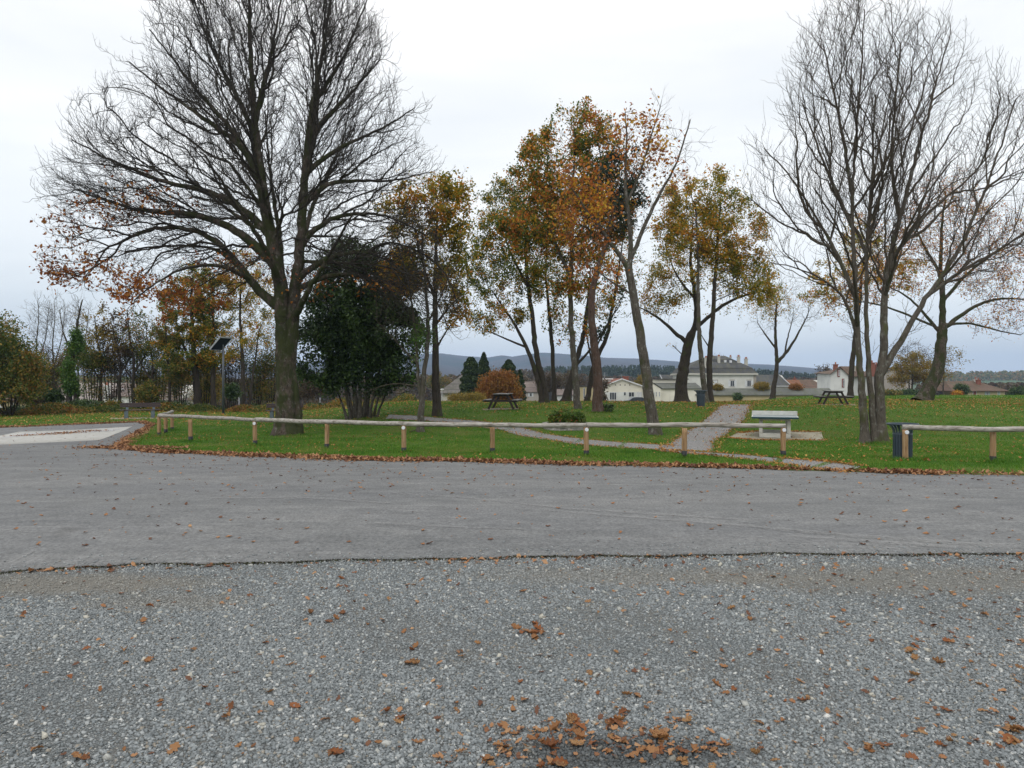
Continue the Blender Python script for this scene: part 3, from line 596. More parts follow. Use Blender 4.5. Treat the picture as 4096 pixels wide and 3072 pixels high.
# slate roofed wings of the manor
h = House('long slate roofed wing to the left of the manor behind the cream garage', 178, 0, 2730, 'outbuilding', 'outbuilding')
x0, x1 = h.px(2660), h.px(2800); h.gable_x(x0, x1, 0, 9, h.pz(1532), h.pz(1501, 4.5), W_pale); h.roof_gx(x0, x1, 0, 9, h.pz(1532), h.pz(1501, 4.5), R_slate)
h.part(MB().bar((x0-.37, -.4, h.pz(1534)+.1), (x0-.37, 4.5, h.pz(1500, 4.5)+.1), .04, .35), 'verge_board', M_frame)
h = House('slate roofed wing to the right of the manor with a white verge', 178, 0, 3098, 'outbuilding', 'outbuilding')
x0, x1 = h.px(3020), h.px(3155); h.gable_x(x0, x1, 0, 9, h.pz(1541), h.pz(1501, 4.5), W_pale); h.roof_gx(x0, x1, 0, 9, h.pz(1541), h.pz(1501, 4.5), R_slate, hip1=1.2)
h.part(MB().box(x0, x1+.3, -.45, -.36, h.pz(1546), h.pz(1543)), 'gutter', M_frame)
h.part(MB().bar((x1+.37, -.4, h.pz(1541)), (x1-.8, 4.5, h.pz(1501, 4.5)+.1), .04, .35), 'verge_board', M_frame)
h = House('low red brown tiled house right of the manor with a small chimney', 190, 0, 3230)
x0, x1 = h.px(3160), h.px(3312); h.gable_x(x0, x1, 0, 10, h.pz(1557), h.pz(1520, 5), W_pale); h.roof_gx(x0, x1, 0, 10, h.pz(1557), h.pz(1520, 5), R_tile, hip1=2.5); h.chimney(3178, 1514, 1530, 10, 3, M_brick)
h.roof_gx(h.px(3145), h.px(3195), -2.5, 4, h.pz(1557), h.pz(1522, 0), R_or, hip0=.5, name='porch_roof')
# long wall with a tiled coping roof
h = House('long low stone shed with a mossy grey roof below the manor', 118, 0, 3070, 'long_shed', 'shed')
x0, x1 = h.px(2790), h.px(3335); h.gable_x(x0, x1, 0, 5, h.pz(1579), h.pz(1556, 2.5), W_och); h.roof_gx(x0, x1, 0, 5, h.pz(1579), h.pz(1556, 2.5), R_fib)
# white gable house
h = House('cream bungalow with a wide white gable, red tile roof and sliding door', 128, 0, 2490)
x0, x1 = h.px(2408), h.px(2583); zr = h.pz(1517); zl = h.pz(1545); zrr = h.pz(1550); xm = h.px(2487); yd = 11
h.part(MB().add([(x0, 0, -1), (x1, 0, -1), (x1, 0, zrr), (xm, 0, zr), (x0, 0, zl), (x0, yd, -1), (x1, yd, -1), (x1, yd, zrr), (xm, yd, zr), (x0, yd, zl)], [(0, 1, 2, 3, 4), (9, 8, 7, 6, 5), (0, 4, 9, 5), (1, 6, 7, 2)]), 'wall', W_cream)
m = MB()
for a, b in (((x0-.6, zl-.28), (xm, zr)), ((xm, zr), (x1+.4, zrr-.15))):
    v = [(a[0], -.4, a[1]), (b[0], -.4, b[1]), (b[0], yd+.3, b[1]), (a[0], yd+.3, a[1])]; v = v+[(p, q, r+.16) for p, q, r in v]
    m.add(v, [(3, 2, 1, 0), (4, 5, 6, 7), (0, 1, 5, 4), (1, 2, 6, 5), (2, 3, 7, 6), (3, 0, 4, 7)])
h.part(m, 'roof', R_red)
h.part(MB().bar((x0-.6, -.43, zl-.22), (xm, -.43, zr+.06), .05, .2).bar((xm, -.43, zr+.06), (x1+.4, -.43, zrr-.09), .05, .2), 'verge_board', M_frame)
h.part(MB().box(x0, x1, -.012, -.001, -1, h.pz(1568)), 'lower_wall', W_bwht)
h.part(MB().box(h.px(2416), h.px(2462), 3, 6, h.pz(1518, 3), h.pz(1513, 3)).box(h.px(2425), h.px(2455), 3.3, 5.7, h.pz(1526, 3)-.4, h.pz(1518, 3)-.001), 'flat_dormer', W_bwht)
h.chimney(2502, 1508, 1520, 22, 6, M_brick, 0)
for u, w_ in ((2438, .02), (2507, .02)):
    m = MB(); z0 = h.pz(1520, 6); zz = h.pz(1488 if u < 2450 else 1494, 6); xx = h.px(u)*1.04; m.bar((xx, 6, z0-1), (xx, 6, zz), .05, .05)
    for k in range(3): m.bar((xx-.6, 6, zz-.15-.25*k), (xx+.6, 6, zz-.1-.25*k), .03, .03)
    h.part(m, 'television_aerial', M_galv)
h.win(2438, 1569, 2466, 1600, None, None, 3, y=-.012); h.win(2494, 1568, 2504, 1583, None, None, 1, y=-.012); h.win(2514, 1568, 2537, 1588, None, None, 2, y=-.012); h.win(2547, 1568, 2569, 1588, M_frame, None, 1, y=-.012, closed=True)
for u in (2462, 2481, 2500, 2519): h.part(MB().tube([(h.px(u), -.02, h.pz(1540)), (h.px(u), -.002, h.pz(1540))], [.11, .11], 10), 'vent', R_dark)
# cream garage building
h = House('cream flat topped workshop with a lean-to grey roof right of the red roofed bungalow', 118, 0, 2700, 'workshop', 'building')
x0, x1 = h.px(2612), h.px(2800); h.part(MB().box(x0+1.2, h.px(2772), 4, 10, -1, h.pz(1518, 4)), 'upper_wall', W_cream)
h.part(MB().box(x0+.9, h.px(2777), 3.6, 10.4, h.pz(1518, 4)+.001, h.pz(1515, 4)), 'roof_edge', R_dark)
h.part(MB().box(x0, x1, 0, 10, -1, h.pz(1555)-.001), 'wall', W_cream)
a, b = h.pz(1555), h.pz(1534, 4); h.part(MB().add([(x0-.1, -.3, a-.05), (x1+.3, -.3, a-.05), (x1+.3, 4, b), (x0+.9, 4, b), (x0-.1, -.3, a+.08), (x1+.3, -.3, a+.08), (x1+.3, 4, b+.13), (x0+.9, 4, b+.13)], [(3, 2, 1, 0), (4, 5, 6, 7), (0, 1, 5, 4), (1, 2, 6, 5), (2, 3, 7, 6), (3, 0, 4, 7)]), 'lean_to_roof', R_fib)
# annexe with a sloped side wall
ax0, ax1 = h.px(2602), h.px(2638); h.part(MB().add([(ax0, -1.2, -1), (ax1, -1.2, -1), (ax1, -1.2, h.pz(1556)), (ax0, -1.2, h.pz(1528)), (ax0, 3, -1), (ax1, 3, -1), (ax1, 3, h.pz(1556)), (ax0, 3, h.pz(1528))], [(0, 1, 2, 3), (7, 6, 5, 4), (0, 3, 7, 4), (1, 5, 6, 2), (3, 2, 6, 7)]), 'annexe_wall', W_cream)
h.win(2609, 1568, 2613, 1586, None, None, 1, y=-1.2); h.win(2617, 1566, 2622, 1586, None, None, 1, y=-1.2); h.win(2629, 1566, 2634, 1586, None, None, 1, y=-1.2)
h.part(MB().bar((ax0-.2, -1.25, h.pz(1526)), (ax1+.2, -1.25, h.pz(1555)), .1, .14), 'annexe_verge', R_dark)
# white tall house right
h = House('tall white house with red shuttered windows in its gable and a brown tile roof', 130, math.radians(0), 3415)
gx0, gx1 = h.px(3322), h.px(3380); x1 = h.px(3506); xm = h.px(3349); ze_l = h.pz(1494); zr = h.pz(1468); ze_r = h.pz(1500)
yd = 9; dz_ = .0
# body: gable to the left front, ridge runs right and back
h.part(MB().add([(gx0, 0, -1), (gx1, -1.2, -1), (gx1, -1.2, ze_r), (xm, -.55, zr), (gx0, 0, ze_l), (x1+1, 5.5, -1), (x1+1, 5.5, h.pz(1500)), (x1-1, 9, -1), (x1-1, 9, h.pz(1470)), (gx0+1, 8, -1), (gx0+1, 8, ze_l)],
     [(0, 1, 2, 3, 4), (1, 5, 6, 2), (0, 4, 10, 9), (5, 7, 8, 6), (7, 9, 10, 8)]), 'wall', W_bwht)
h.part(MB().add([(gx0-.35, -.5, ze_l-.1), (xm, -1.0, zr+.12), (gx1+.2, -1.75, ze_r-.25), (x1+1.6, 5.0, h.pz(1503)), (x1+.4, 8.5, zr+.3), (gx0+.4, 8.5, ze_l+.2),
     (gx0-.35, -.5, ze_l-.24), (xm, -1.0, zr-.02), (gx1+.2, -1.75, ze_r-.39), (x1+1.6, 5.0, h.pz(1503)-.14)], [(1, 2, 3, 4), (0, 1, 4, 5), (7, 8, 2, 1), (6, 7, 1, 0), (8, 9, 3, 2)]), 'roof', R_tile)
h.win(3347, 1480, 3352, 1504, None, M_shred, 1, y=-.62); h.win(3362, 1519, 3369, 1546, None, M_shred, 1, y=-.92)
h.chimney(3342, 1460, 1470, 13, 1.5, M_brick); h.chimney(3412, 1466, 1490, 12, 2, W_pale); h.chimney(3488, 1453, 1475, 17, 7, M_brick); h.chimney(3505, 1460, 1475, 10, 7.5, M_brick)
h = House('beige house with a half hipped brown roof behind the yellow leaved tree', 150, 0, 3590)
x0, x1 = h.px(3520), h.px(3652); xm = h.px(3590); yd = 9; a = h.pz(1497); zr = h.pz(1472)
h.part(MB().add([(x0, 0, -1), (x1, 0, -1), (x1, 0, a-.4), (xm+1.6, 0, zr-.3), (xm-1.4, 0, zr-.3), (x0, 0, a), (x0, yd, -1), (x1, yd, -1), (x1, yd, a-.4), (xm+1.6, yd, zr-.3), (xm-1.4, yd, zr-.3), (x0, yd, a)], [(0, 1, 2, 3, 4, 5), (11, 10, 9, 8, 7, 6), (0, 5, 11, 6), (1, 7, 8, 2)]), 'wall', W_grey)
m = MB()
for p, q in (((x0-.4, a-.2), (xm-1.4, zr-.25)), ((xm-1.4, zr-.25), (xm, zr)), ((xm, zr), (xm+1.6, zr-.25)), ((xm+1.6, zr-.25), (x1+.4, a-.7))):
    v = [(p[0], -.4, p[1]), (q[0], -.4, q[1]), (q[0], yd, q[1]), (p[0], yd, p[1])]; v += [(i, j, k+.15) for i, j, k in v]; m.add(v, [(3, 2, 1, 0), (4, 5, 6, 7), (0, 1, 5, 4), (1, 2, 6, 5), (2, 3, 7, 6), (3, 0, 4, 7)])
h.part(m, 'roof', R_tile); h.win(3612, 1508, 3622, 1522, M_frame, None, 2)
# right bungalow
h = House('low ochre bungalow with a hipped brown tile roof and red and pale green shutters', 150, 0, 3940)
x0, x1 = h.px(3872), h.px(4020); ze = h.pz(1561); h.part(MB().box(x0, x1, 0, 9, -1, ze), 'wall', W_och); h.roof_gx(x0-3.0, x1, 0, 9, ze, h.pz(1527, 4.5), R_tile, .6, hip0=1.5, hip1=4)
h.chimney(3913, 1521, 1540, 13, 3, M_brick); h.chimney(3902, 1518, 1540, 5, 4, W_pale)
h.win(3891, 1564, 3906, 1581, M_shred, None, 1, closed=True); h.win(3944, 1565, 3954, 1581, M_shgr, None, 2); h.win(3990, 1565, 4000, 1581, M_shgr, None, 1, closed=True)
# houses on the left
h = House('white cottage with a brown roof glimpsed through the trees behind the left bench', 95, 0, 475)
x0, x1 = h.px(437), h.px(517); ze = h.pz(1583); h.gable_x(x0, x1, 0, 7, ze, h.pz(1538, 3.5), W_bwht); h.roof_gx(x0+.2, x1, 0, 7, ze, h.pz(1538, 3.5), R_mauve)
h.win(445, 1599, 452, 1617, M_frame, None, 2); h.win(482, 1599, 490, 1617, M_frame, None, 2); h.chimney(428, 1545, 1620, 16, -.2, W_bwht); h.part(MB().box(h.px(470), h.px(475), .9, 1.3, h.pz(1560), h.pz(1555)), 'skylight', M_frame)
h = House('long pinkish grey roofed barn behind the ivy covered trunk', 110, 0, 300, 'barn', 'barn')
x0, x1 = h.px(190), h.px(425); h.gable_x(x0, x1, 0, 14, h.pz(1602), h.pz(1535, 7), W_pale); h.roof_gx(x0, x1, 0, 14, h.pz(1602), h.pz(1535, 7), roofmat('roof_pink', (.34, .29, .26), (.30, .26, .235), (.24, .2, .17), .3)); h.part(MB().box(h.px(280), h.px(330), -.25, -.03, h.pz(1640), h.pz(1603)), 'brown_door', R_tile)
h = House('brown roofed barn low behind the trees left of the fence corner', 110, 0, 620, 'barn', 'barn')
x0, x1 = h.px(555), h.px(720); h.gable_x(x0, x1, 0, 12, h.pz(1600), h.pz(1540, 6), W_pale); h.roof_gx(x0, x1, 0, 12, h.pz(1600), h.pz(1540, 6), R_mauve, hip1=3)
h = House('small cream house behind the hedge at the left edge', 75, 0, 20)
x0, x1 = h.px(-120), h.px(72); h.part(MB().box(x0, x1, 0, 7, -1, h.pz(1604)), 'wall', W_och); h.roof_gx(x0, x1, 0, 7, h.pz(1604), h.pz(1580, 3.5), R_tile); h.win(5, 1610, 12, 1630, M_frame, None, 1); h.win(45, 1612, 56, 1630, None, None, 2)
# mid: grey roofed house and far houses
h = House('low white house with a large grey brown hipped roof left of the tall conifer', 112, 0, 1840)
x0, x1 = h.px(1764), h.px(1930); ze = h.pz(1568); h.part(MB().box(x0, x1, 0, 10, -1, ze), 'wall', W_pale); h.roof_gx(x0, x1, 0, 10, ze, h.pz(1503, 5), roofmat('roof_greybrown', (.15, .135, .12), (.12, .11, .10)), .5, hip0=3.4, hip1=3.4); h.chimney(1862, 1495, 1510, 8, 4, W_pale)
h = House('brown tiled house with pale walls behind the first pair of oak trunks', 150, 0, 2125)
x0, x1 = h.px(2088), h.px(2160); h.gable_x(x0, x1, 0, 8, h.pz(1566), h.pz(1529, 4), W_grey); h.roof_gx(x0, x1, 0, 8, h.pz(1566), h.pz(1529, 4), R_mauve); h.win(2118, 1572, 2128, 1586, M_frame, None, 1)
h = House('beige blocky building seen between the trunks left of the red roofed bungalow', 150, 0, 2355, 'building', 'building')
x0, x1 = h.px(2318), h.px(2410); h.part(MB().box(x0, x1, 0, 8, -1, h.pz(1547)), 'wall', W_och); h.part(MB().box(x0-.2, x1+.2, -.2, 8.2, h.pz(1547)+.001, h.pz(1544)), 'roof', R_dark); h.win(2333, 1552, 2340, 1594, R_dark, None, 1, closed=True)
h = House('small white house far behind the second oak trunk', 170, 0, 2255)
x0, x1 = h.px(2222), h.px(2300); h.gable_x(x0, x1, 0, 8, h.pz(1580), h.pz(1558, 4), W_bwht); h.roof_gx(x0, x1, 0, 8, h.pz(1580), h.pz(1558, 4), R_mauve)
# parked car
M_car = simple('car_paint', (.04, .05, .06), None, 3, .3)
x = X(2548, 108); cr_ = empty('parked_car', (x, 108, 0), 0, 'dark car parked in front of the red roofed bungalow with only its roof in view', 'car')
cr_.location.z = Z(1588, 108)-1.45
o_ = [(-2, .3), (-2, .75), (-1.85, .92), (-1.3, .98), (-.75, 1.38), (-.2, 1.45), (.7, 1.42), (1.35, 1.02), (1.95, .88), (2.05, .6), (2.05, .3)]
MB().poly(o_, -.8, .8).build('body', M_car, cr_, bevel=.05); MB().poly([(-1.15, .98), (-.68, 1.33), (-.2, 1.39), (.65, 1.36), (1.15, 1.02)], -.815, .815).build('window', M_glass, cr_)
for sx in (-1.3, 1.3):
    for sy in (-.72, .72): wh = MB().tube([(sx, sy-.1, .31), (sx, sy+.1, .31)], [.31, .31], 18).build('wheel', M_black, cr_); MB().tube([(sx, sy-.115, .31), (sx, sy+.115, .31)], [.18, .18], 14).build('rim', M_galv, wh)
# stone planter
M_ston = simple('planter_stone', (.34, .32, .29), (.20, .19, .17), 6, .95, .5)
x, y = hit(2270, 1724); pl = empty('stone_planter', G(x, y+.9), 0, 'round low planter of rough grey stones in the grass holding the green shrub', 'planter')
m = MB(); rg = random.Random(4)
for row in range(3):
    n = 22
    for k in range(n):
        a = 2*math.pi*(k+.5*row)/n; r0 = .92+rg.uniform(-.02, .03); wd = 2*math.pi*r0/n*.95; c, s_ = math.cos(a), math.sin(a); z0 = row*.09-.05; z1 = z0+.085+rg.uniform(-.01, .005)
        vs = [(r*c-t*s_, r*s_+t*c, z) for z in (z0, z1) for r, t in ((r0-.18, -wd/2), (r0+rg.uniform(-.02, .02), -wd/2), (r0+rg.uniform(-.02, .02), wd/2), (r0-.18, wd/2))]
        m.add(vs, [(3, 2, 1, 0), (4, 5, 6, 7), (0, 1, 5, 4), (1, 2, 6, 5), (2, 3, 7, 6), (3, 0, 4, 7)])
m.build('stone_ring', M_ston, pl, bevel=.012); MB().lathe([(.80, .12), (.001, .16)], 20).build('soil', simple('soil', (.04, .03, .02)), pl)
PLANTER = (x, y+.9, float(tz(x, y+.9)))
# ------------------------------------------------------------ trees
M_bark = barkmat('bark_dark', (.018, .015, .012), (.058, .048, .038), (.05, .058, .02), .60)
M_barkmoss = barkmat('bark_mossy', (.012, .010, .008), (.088, .068, .053), (.032, .040, .012), .47, (.16, .155, .13))
M_barkash = barkmat('bark_ash', (.035, .029, .023), (.108, .093, .075), (.07, .075, .03), .57, (.17, .17, .145))
M_barklic = barkmat('bark_lichen', (.035, .029, .023), (.105, .092, .075), (.06, .064, .028), .58, (.20, .20, .175))
M_barkpine = barkmat('bark_pine', (.035, .022, .017), (.105, .068, .052), None, .5, (.12, .105, .095))
M_twigdk = simple('twig_dark', (.022, .018, .015), (.042, .036, .026), 3, .9)
M_twiggrey = simple('twig_grey', (.10, .085, .062), (.055, .048, .035), 2, .9)
M_twigash = simple('twig_ash', (.085, .068, .05), (.05, .04, .03), 2, .9)
G1 = (0.068, 0.113, 0.018); G2 = (0.136, 0.175, 0.023); OL = (0.271, 0.226, 0.027); YO = (0.542, 0.328, 0.032); OR = (0.588, 0.226, 0.028); RU = (0.429, 0.124, 0.028); BR = (0.215, 0.102, 0.040)
L_oak = leafmat('leaf_oak', [(.32, G1), (.45, G2), (.51, OL), (.56, YO), (.63, OR), (.82, RU)], .6, .38)
L_oakg = leafmat('leaf_oak_green', [(.30, (.06, .10, .016)), (.48, G2), (.58, (.22, .21, .024)), (.68, YO), (.78, OR)], .6, .38)
L_oaky = leafmat('leaf_oak_gold', [(.3, G2), (.44, OL), (.53, (.34, .25, .026)), (.63, YO), (.76, OR)], .6, .38)
L_rust = leafmat('leaf_rust', [(.3, YO), (.42, OR), (.55, RU), (.7, BR)], .6, .35)
L_chest = leafmat('leaf_chestnut', [(.3, (.38, .16, .025)), (.5, (.32, .10, .022)), (.7, (.19, .055, .02))], .6, .3)
L_ever = leafmat('leaf_evergreen', [(.3, (.016, .034, .011)), (.48, (.036, .068, .018)), (.6, (.070, .118, .030)), (.8, (.085, .13, .036))], 1.0, .1, rough=.4)
L_ivy = leafmat('leaf_ivy', [(.3, (.045, .10, .015)), (.6, (.08, .17, .022)), (.75, (.13, .17, .03))], .8, .2, rough=.4)
L_hedge = leafmat('leaf_hedge', [(.3, (0.056, 0.088, 0.019)), (.45, (0.094, 0.125, 0.022)), (.55, (0.163, 0.150, 0.030)), (.65, (0.300, 0.200, 0.035)), (.8, (0.275, 0.112, 0.035))], .35, .3)
L_brown = leafmat('leaf_brown', [(.3, (.07, .06, .025)), (.5, (.10, .07, .035)), (.7, (.085, .05, .03))], .5, .2)
L_orange = leafmat('leaf_orange', [(.3, (.22, .12, .02)), (.5, (.27, .115, .022)), (.7, (.22, .08, .02))], .5, .3)
L_yellow = leafmat('leaf_yellow', [(.3, (.16, .14, .03)), (.5, (.24, .18, .03)), (.7, (.26, .15, .02))], .5, .3)
L_shrub = leafmat('leaf_shrub', [(.25, (.04, .08, .012)), (.5, (.09, .16, .022)), (.72, (.13, .18, .026)), (.80, (.30, .07, .015))], 2.5, .2, jit=.6, rough=.35)
L_needle = leafmat('needle', [(.3, (.010, .022, .010)), (.6, (.022, .04, .016))], 1, .05)
L_con = leafmat('conifer_leaf', [(.3, (.016, .034, .014)), (.5, (.028, .052, .018)), (.75, (.05, .075, .022))], .8, .1)
def unit(a): return a/(np.linalg.norm(a, axis=-1, keepdims=True)+1e-9)
def leaf_quads(P, size, rg, flat=0.0, asp=.6, d=None, var=.35):
    n = len(P); a = unit(rg.normal(size=(n, 3)) if d is None else d+rg.normal(size=(n, 3))*.5)
    b = unit(np.cross(a, unit(rg.normal(size=(n, 3))))); c = np.cross(a, b); s = (size*(1-var+2*var*rg.random(n)))[:, None]
    if flat: c = c
    v = np.stack([P-a*s*.5, P+b*s*asp*.5+c*s*.12, P+a*s*.5, P-b*s*asp*.5+c*s*.12], 1)
    return v.reshape(-1, 3), np.arange(4*n).reshape(-1, 4)
def tubes(P, par, r, sel, sides, rough=0, rg=None):
    """swept tubes along the tree graph for the edges sel (child indices)"""
    n = len(P); d = np.zeros((n, 3)); has = par >= 0; e = np.zeros((n, 3)); e[has] = unit(P[has]-P[par[has]])
    main = np.full(n, -1); order = np.argsort(r, kind='stable'); order = order[has[order]]; main[par[order]] = order
    d = e.copy(); mk = main >= 0; d[mk] += e[main[mk]]; d = unit(d); ref = np.array([.25, 1, .13]); ref /= np.linalg.norm(ref)
    ref2 = np.array([1., .1, .05])
    def ring(c, dr, rr, k):
        bad = np.abs(dr@ref) > .97
        R = np.where(bad[:, None], ref2, ref); u = unit(np.cross(dr, R)); v = np.cross(dr, u); a = 2*np.pi*np.arange(k)/k
        R_ = rr[:, None]*np.ones(k)
        if rough: 
            z = c[:, 2:3]; R_ = R_*(1+rough*(np.sin(3*a[None, :]+z*1.3+c[:, :1]*5)*.5+np.sin(7*a[None, :]+z*2.1)*.28+np.sin(5*a[None, :]-z*4)*.2))
        return c[:, None, :]+(u[:, None, :]*np.cos(a)[None, :, None]+v[:, None, :]*np.sin(a)[None, :, None])*R_[..., None]
    c = sel; p = par[c]; ismain = main[p] == c
    top = ring(P[c], d[c], r[c], sides)
    db = np.where(ismain[:, None], d[p], e[c]); rb = np.where(ismain, r[p], np.minimum(r[p]*.9, r[c]*1.12))
    bot = ring(P[p], db, rb, sides); V = np.stack([bot, top], 1).reshape(-1, 3); m = len(c)
    k = np.arange(sides); k2 = (k+1) % sides; b = (np.arange(m)*2*sides)[:, None]
    f = np.stack([b+k, b+k2, b+sides+k2, b+sides+k], -1).reshape(-1, 4); return V, f
def colonize(P, par, A, s, di, dk, bias, rg, iters=90, kids=3, zmin=-9, frm=0):
    P = list(map(np.array, P)); par = list(par); nk = [0]*len(P)
    for q in par:
        if q >= 0: nk[q] += 1
    A = A.astype(np.float32); Pn = np.array(P, np.float32); ok = (Pn[:, 2] > zmin) & (np.arange(len(Pn)) >= frm)
    near = np.full(len(A), -1); dist = np.full(len(A), 1e9, np.float32)
    def upd(idx):
        nonlocal near, dist
        Q = np.array([P[i] for i in idx], np.float32)
        for st in range(0, len(Q), 1500):
            q = Q[st:st+1500]; d2 = (A**2).sum(1)[:, None]+(q**2).sum(1)[None]-2*A@q.T; j = d2.argmin(1); dd = np.sqrt(np.maximum(d2[np.arange(len(A)), j], 0))
            b = dd < dist; dist[b] = dd[b]; near[b] = np.array(idx)[st:st+1500][j[b]]
    upd(list(np.where(ok)[0])); alive = np.ones(len(A), bool)
    for it in range(iters):
        act = alive & (dist < di)
        if not act.any(): break
        idx = near[act]; v = unit(A[act]-np.array(P, np.float32)[idx]); acc = np.zeros((len(P), 3)); np.add.at(acc, idx, v)
        u_ = np.unique(idx); new = []
        for i in u_:
            if nk[i] >= kids: continue
            dv = acc[i]; nrm = np.linalg.norm(dv)
            if nrm < 1e-3: continue
            pd = P[i]-P[par[i]] if par[i] >= 0 else np.array([0, 0, s]); pd = pd/(np.linalg.norm(pd)+1e-9)
            dv = dv/nrm+bias(P[i])+.35*pd+rg.normal(size=3)*.12; dv /= np.linalg.norm(dv)
            new.append((i, P[i]+dv*s))
        if not new: break
        idx = []
        for i, q in new: par.append(i); P.append(q); nk.append(0); nk[i] += 1; idx.append(len(P)-1)
        upd(idx); alive &= dist > dk
    return np.array(P), np.array(par)
def tree(name, label, base, limbs, blobs, natt=1500, s=.3, R=None, r0=.006, bark=None, twig=None, twlen=.45, twn=1.0, twup=.3, droop=0, leaf=None, nleaf=0, lsize=.12,
         leafblobs=None, clump=1.0, dry=.8, bias=.25, upb=.15, seed=1, D=None, dk=None, di=None, Rt=.045, group='trees on the lawn', cat='tree', rtw=.02, g0=None, twz=None, gn=1.0, lspread=.13, O=None, kids=3, ret=False, zmin=.8, lat=None, latn=.075, tp=.8):
    rg = np.random.default_rng(seed); bark = bark or M_bark; twig = twig or M_twigdk
    if D is None: x0, D = hit(*base)
    else: x0 = X(base[0], D)
    z0 = float(tz(x0, D)); root = empty(name, (x0, D, z0), 0, label, cat, group); k = D/F
    def W(u, v, dy=0): return np.array([X(u, D)-x0+(u-2048)/F*dy, dy, Z(v, D)-z0+(V0-v)/F*dy])
    P = []; par = []; fixr = []
    for li, lb in enumerate(limbs):
        pts = [W(*q) for q in lb[0]]; ra, rb = lb[1]*k/2, lb[2]*k/2
        if li == 0 or (len(lb) > 3 and lb[3]): pts[0][2] = min(pts[0][2], 0)-.12; prev = -1
        else: dd = [np.linalg.norm(pts[0]-q) for q in P]; prev = int(np.argmin(dd)); pts[0] = P[prev].copy()
        seg = [np.linalg.norm(pts[i+1]-pts[i]) for i in range(len(pts)-1)]; Lt = sum(seg); n = max(2, int(Lt/min(s, .3)))
        cum = np.concatenate([[0], np.cumsum(seg)]); ts = np.linspace(0, Lt, n+1); pa = np.array(pts)
        # smooth the traced line a little
        co = np.stack([np.interp(ts, cum, pa[:, j]) for j in range(3)], -1)
        for _ in range(6): co[1:-1] = (co[:-2]+2*co[1:-1]+co[2:])/4
        co[1:-1] += rg.normal(size=(n-1, 3))*min(.016, .06*(ra+rb)+.004)
        for j in range(n+1):
            if j == 0 and prev >= 0: continue
            P.append(co[j]); par.append(prev); prev = len(P)-1; rr_ = ra+(rb-ra)*(j/n)**tp
            if par[-1] == -1: rr_ *= 1.12
            fixr.append(rr_)
    nf = len(P)
    # attractors
    vol = np.array([b[2]*b[3]*b[2] for b in blobs], float)*np.array([b[5] if len(b) > 5 else 1 for b in blobs]); cnt = (natt*vol/vol.sum()).astype(int); A = []
    for b, c in zip(blobs, cnt):
        q = unit(rg.normal(size=(c, 3)))*(rg.random((c, 1))**(1/2.6)); cen = W(b[0], b[1], b[4] if len(b) > 4 else 0)
        A.append(cen+q*np.array([b[2]*k, min(b[2], b[3]*1.2)*k*dry, b[3]*k]))
    A = np.concatenate(A) if A else np.zeros((0, 3)); A = A[A[:, 2] > zmin]
    o_ = W(*O) if O else np.array(P[0])
    s_lat = min(s, .3)
    def bf(p): q = p-o_; q = q/(np.linalg.norm(q)+1e-6); return q*bias+np.array([0, 0, upb])
    if lat:
        el = [(W(b[0], b[1], b[4] if len(b) > 4 else 0), np.array([b[2]*k, min(b[2], b[3]*1.2)*k*dry, b[3]*k])) for b in blobs]
        inside = lambda q: np.any([(((q-c_)/e_)**2).sum(1) < 1 for c_, e_ in el], axis=0)
        P = np.array(P); par = np.array(par); src = np.arange(nf)
        for (gap, Lm, ang, wf, wu) in lat:
            src = src[(P[src, 2] > 2.6) & (par[src] >= 0)]; st = src[rg.random(len(src)) < min(1, s_lat/gap)]; rep = int(max(1, round(s_lat/gap)))
            st = np.repeat(st, rep); e = unit(P[st]-P[par[st]]); sd_ = unit(np.cross(e, rg.normal(size=(len(st), 3)))); d = unit(e*math.cos(ang)+sd_*math.sin(ang)); cur = P[st].copy(); pi_ = st.copy()
            Ls = Lm*(.35+.65*rg.random(len(st))); alive = np.ones(len(st), bool); newi = []; nst = int(Lm/s)+1; wob = rg.normal(size=(len(st), 3))*.05
            for j in range(nst):
                q = cur-o_; q = unit(q); d = unit(d+q*wf+np.array([0, 0, wu*(.4+1.2*j/nst)])+wob+rg.normal(size=d.shape)*latn); cur = cur+d*s
                alive &= (j*s < Ls) & (inside(cur) | (j < 2)); ii = np.where(alive)[0]
                if not len(ii): break
                b0 = len(P); P = np.concatenate([P, cur[ii]]); par = np.concatenate([par, pi_[ii]]); pi_[ii] = b0+np.arange(len(ii)); newi.append(pi_[ii].copy())
            src = np.concatenate(newi)
        P = list(P); par = list(par)
        if len(A):
            Pn = np.array(P)[::2]; keep = np.ones(len(A), bool)
            for st_ in range(0, len(A), 2000):
                a_ = A[st_:st_+2000]; dd = ((a_**2).sum(1)[:, None]+(Pn**2).sum(1)[None]-2*a_@Pn.T).min(1); keep[st_:st_+2000] = dd > (s*1.3)**2
            A = A[keep]
    if len(A): P, par = colonize(P, par, A, s, di or s*9, dk or s*1.35, bf, rg, zmin=1.0, kids=kids)
    else: P = np.array(P); par = np.array(par)
    n0 = len(P)
    def pipe(P, par):
        n = len(P); c = np.zeros(n); hc = np.zeros(n, bool); hc[par[par >= 0]] = True; c[~hc] = 1
        for i in range(n-1, -1, -1):
            if par[i] >= 0: c[par[i]] += c[i]
        return c
    c = pipe(P, par); Rb = R or max(fixr); g = g0 or math.log(Rb/r0)/math.log(max(c.max(), 3)); r = r0*c**g
    r[:nf] = np.where(np.arange(nf) < nf, np.maximum(np.array(fixr), np.minimum(r[:nf], np.array(fixr)*1.15)), 0)
    # gradual taper: a child is never thicker than its parent
    for i in range(n0):
        if par[i] >= 0: r[i] = min(r[i], r[par[i]])
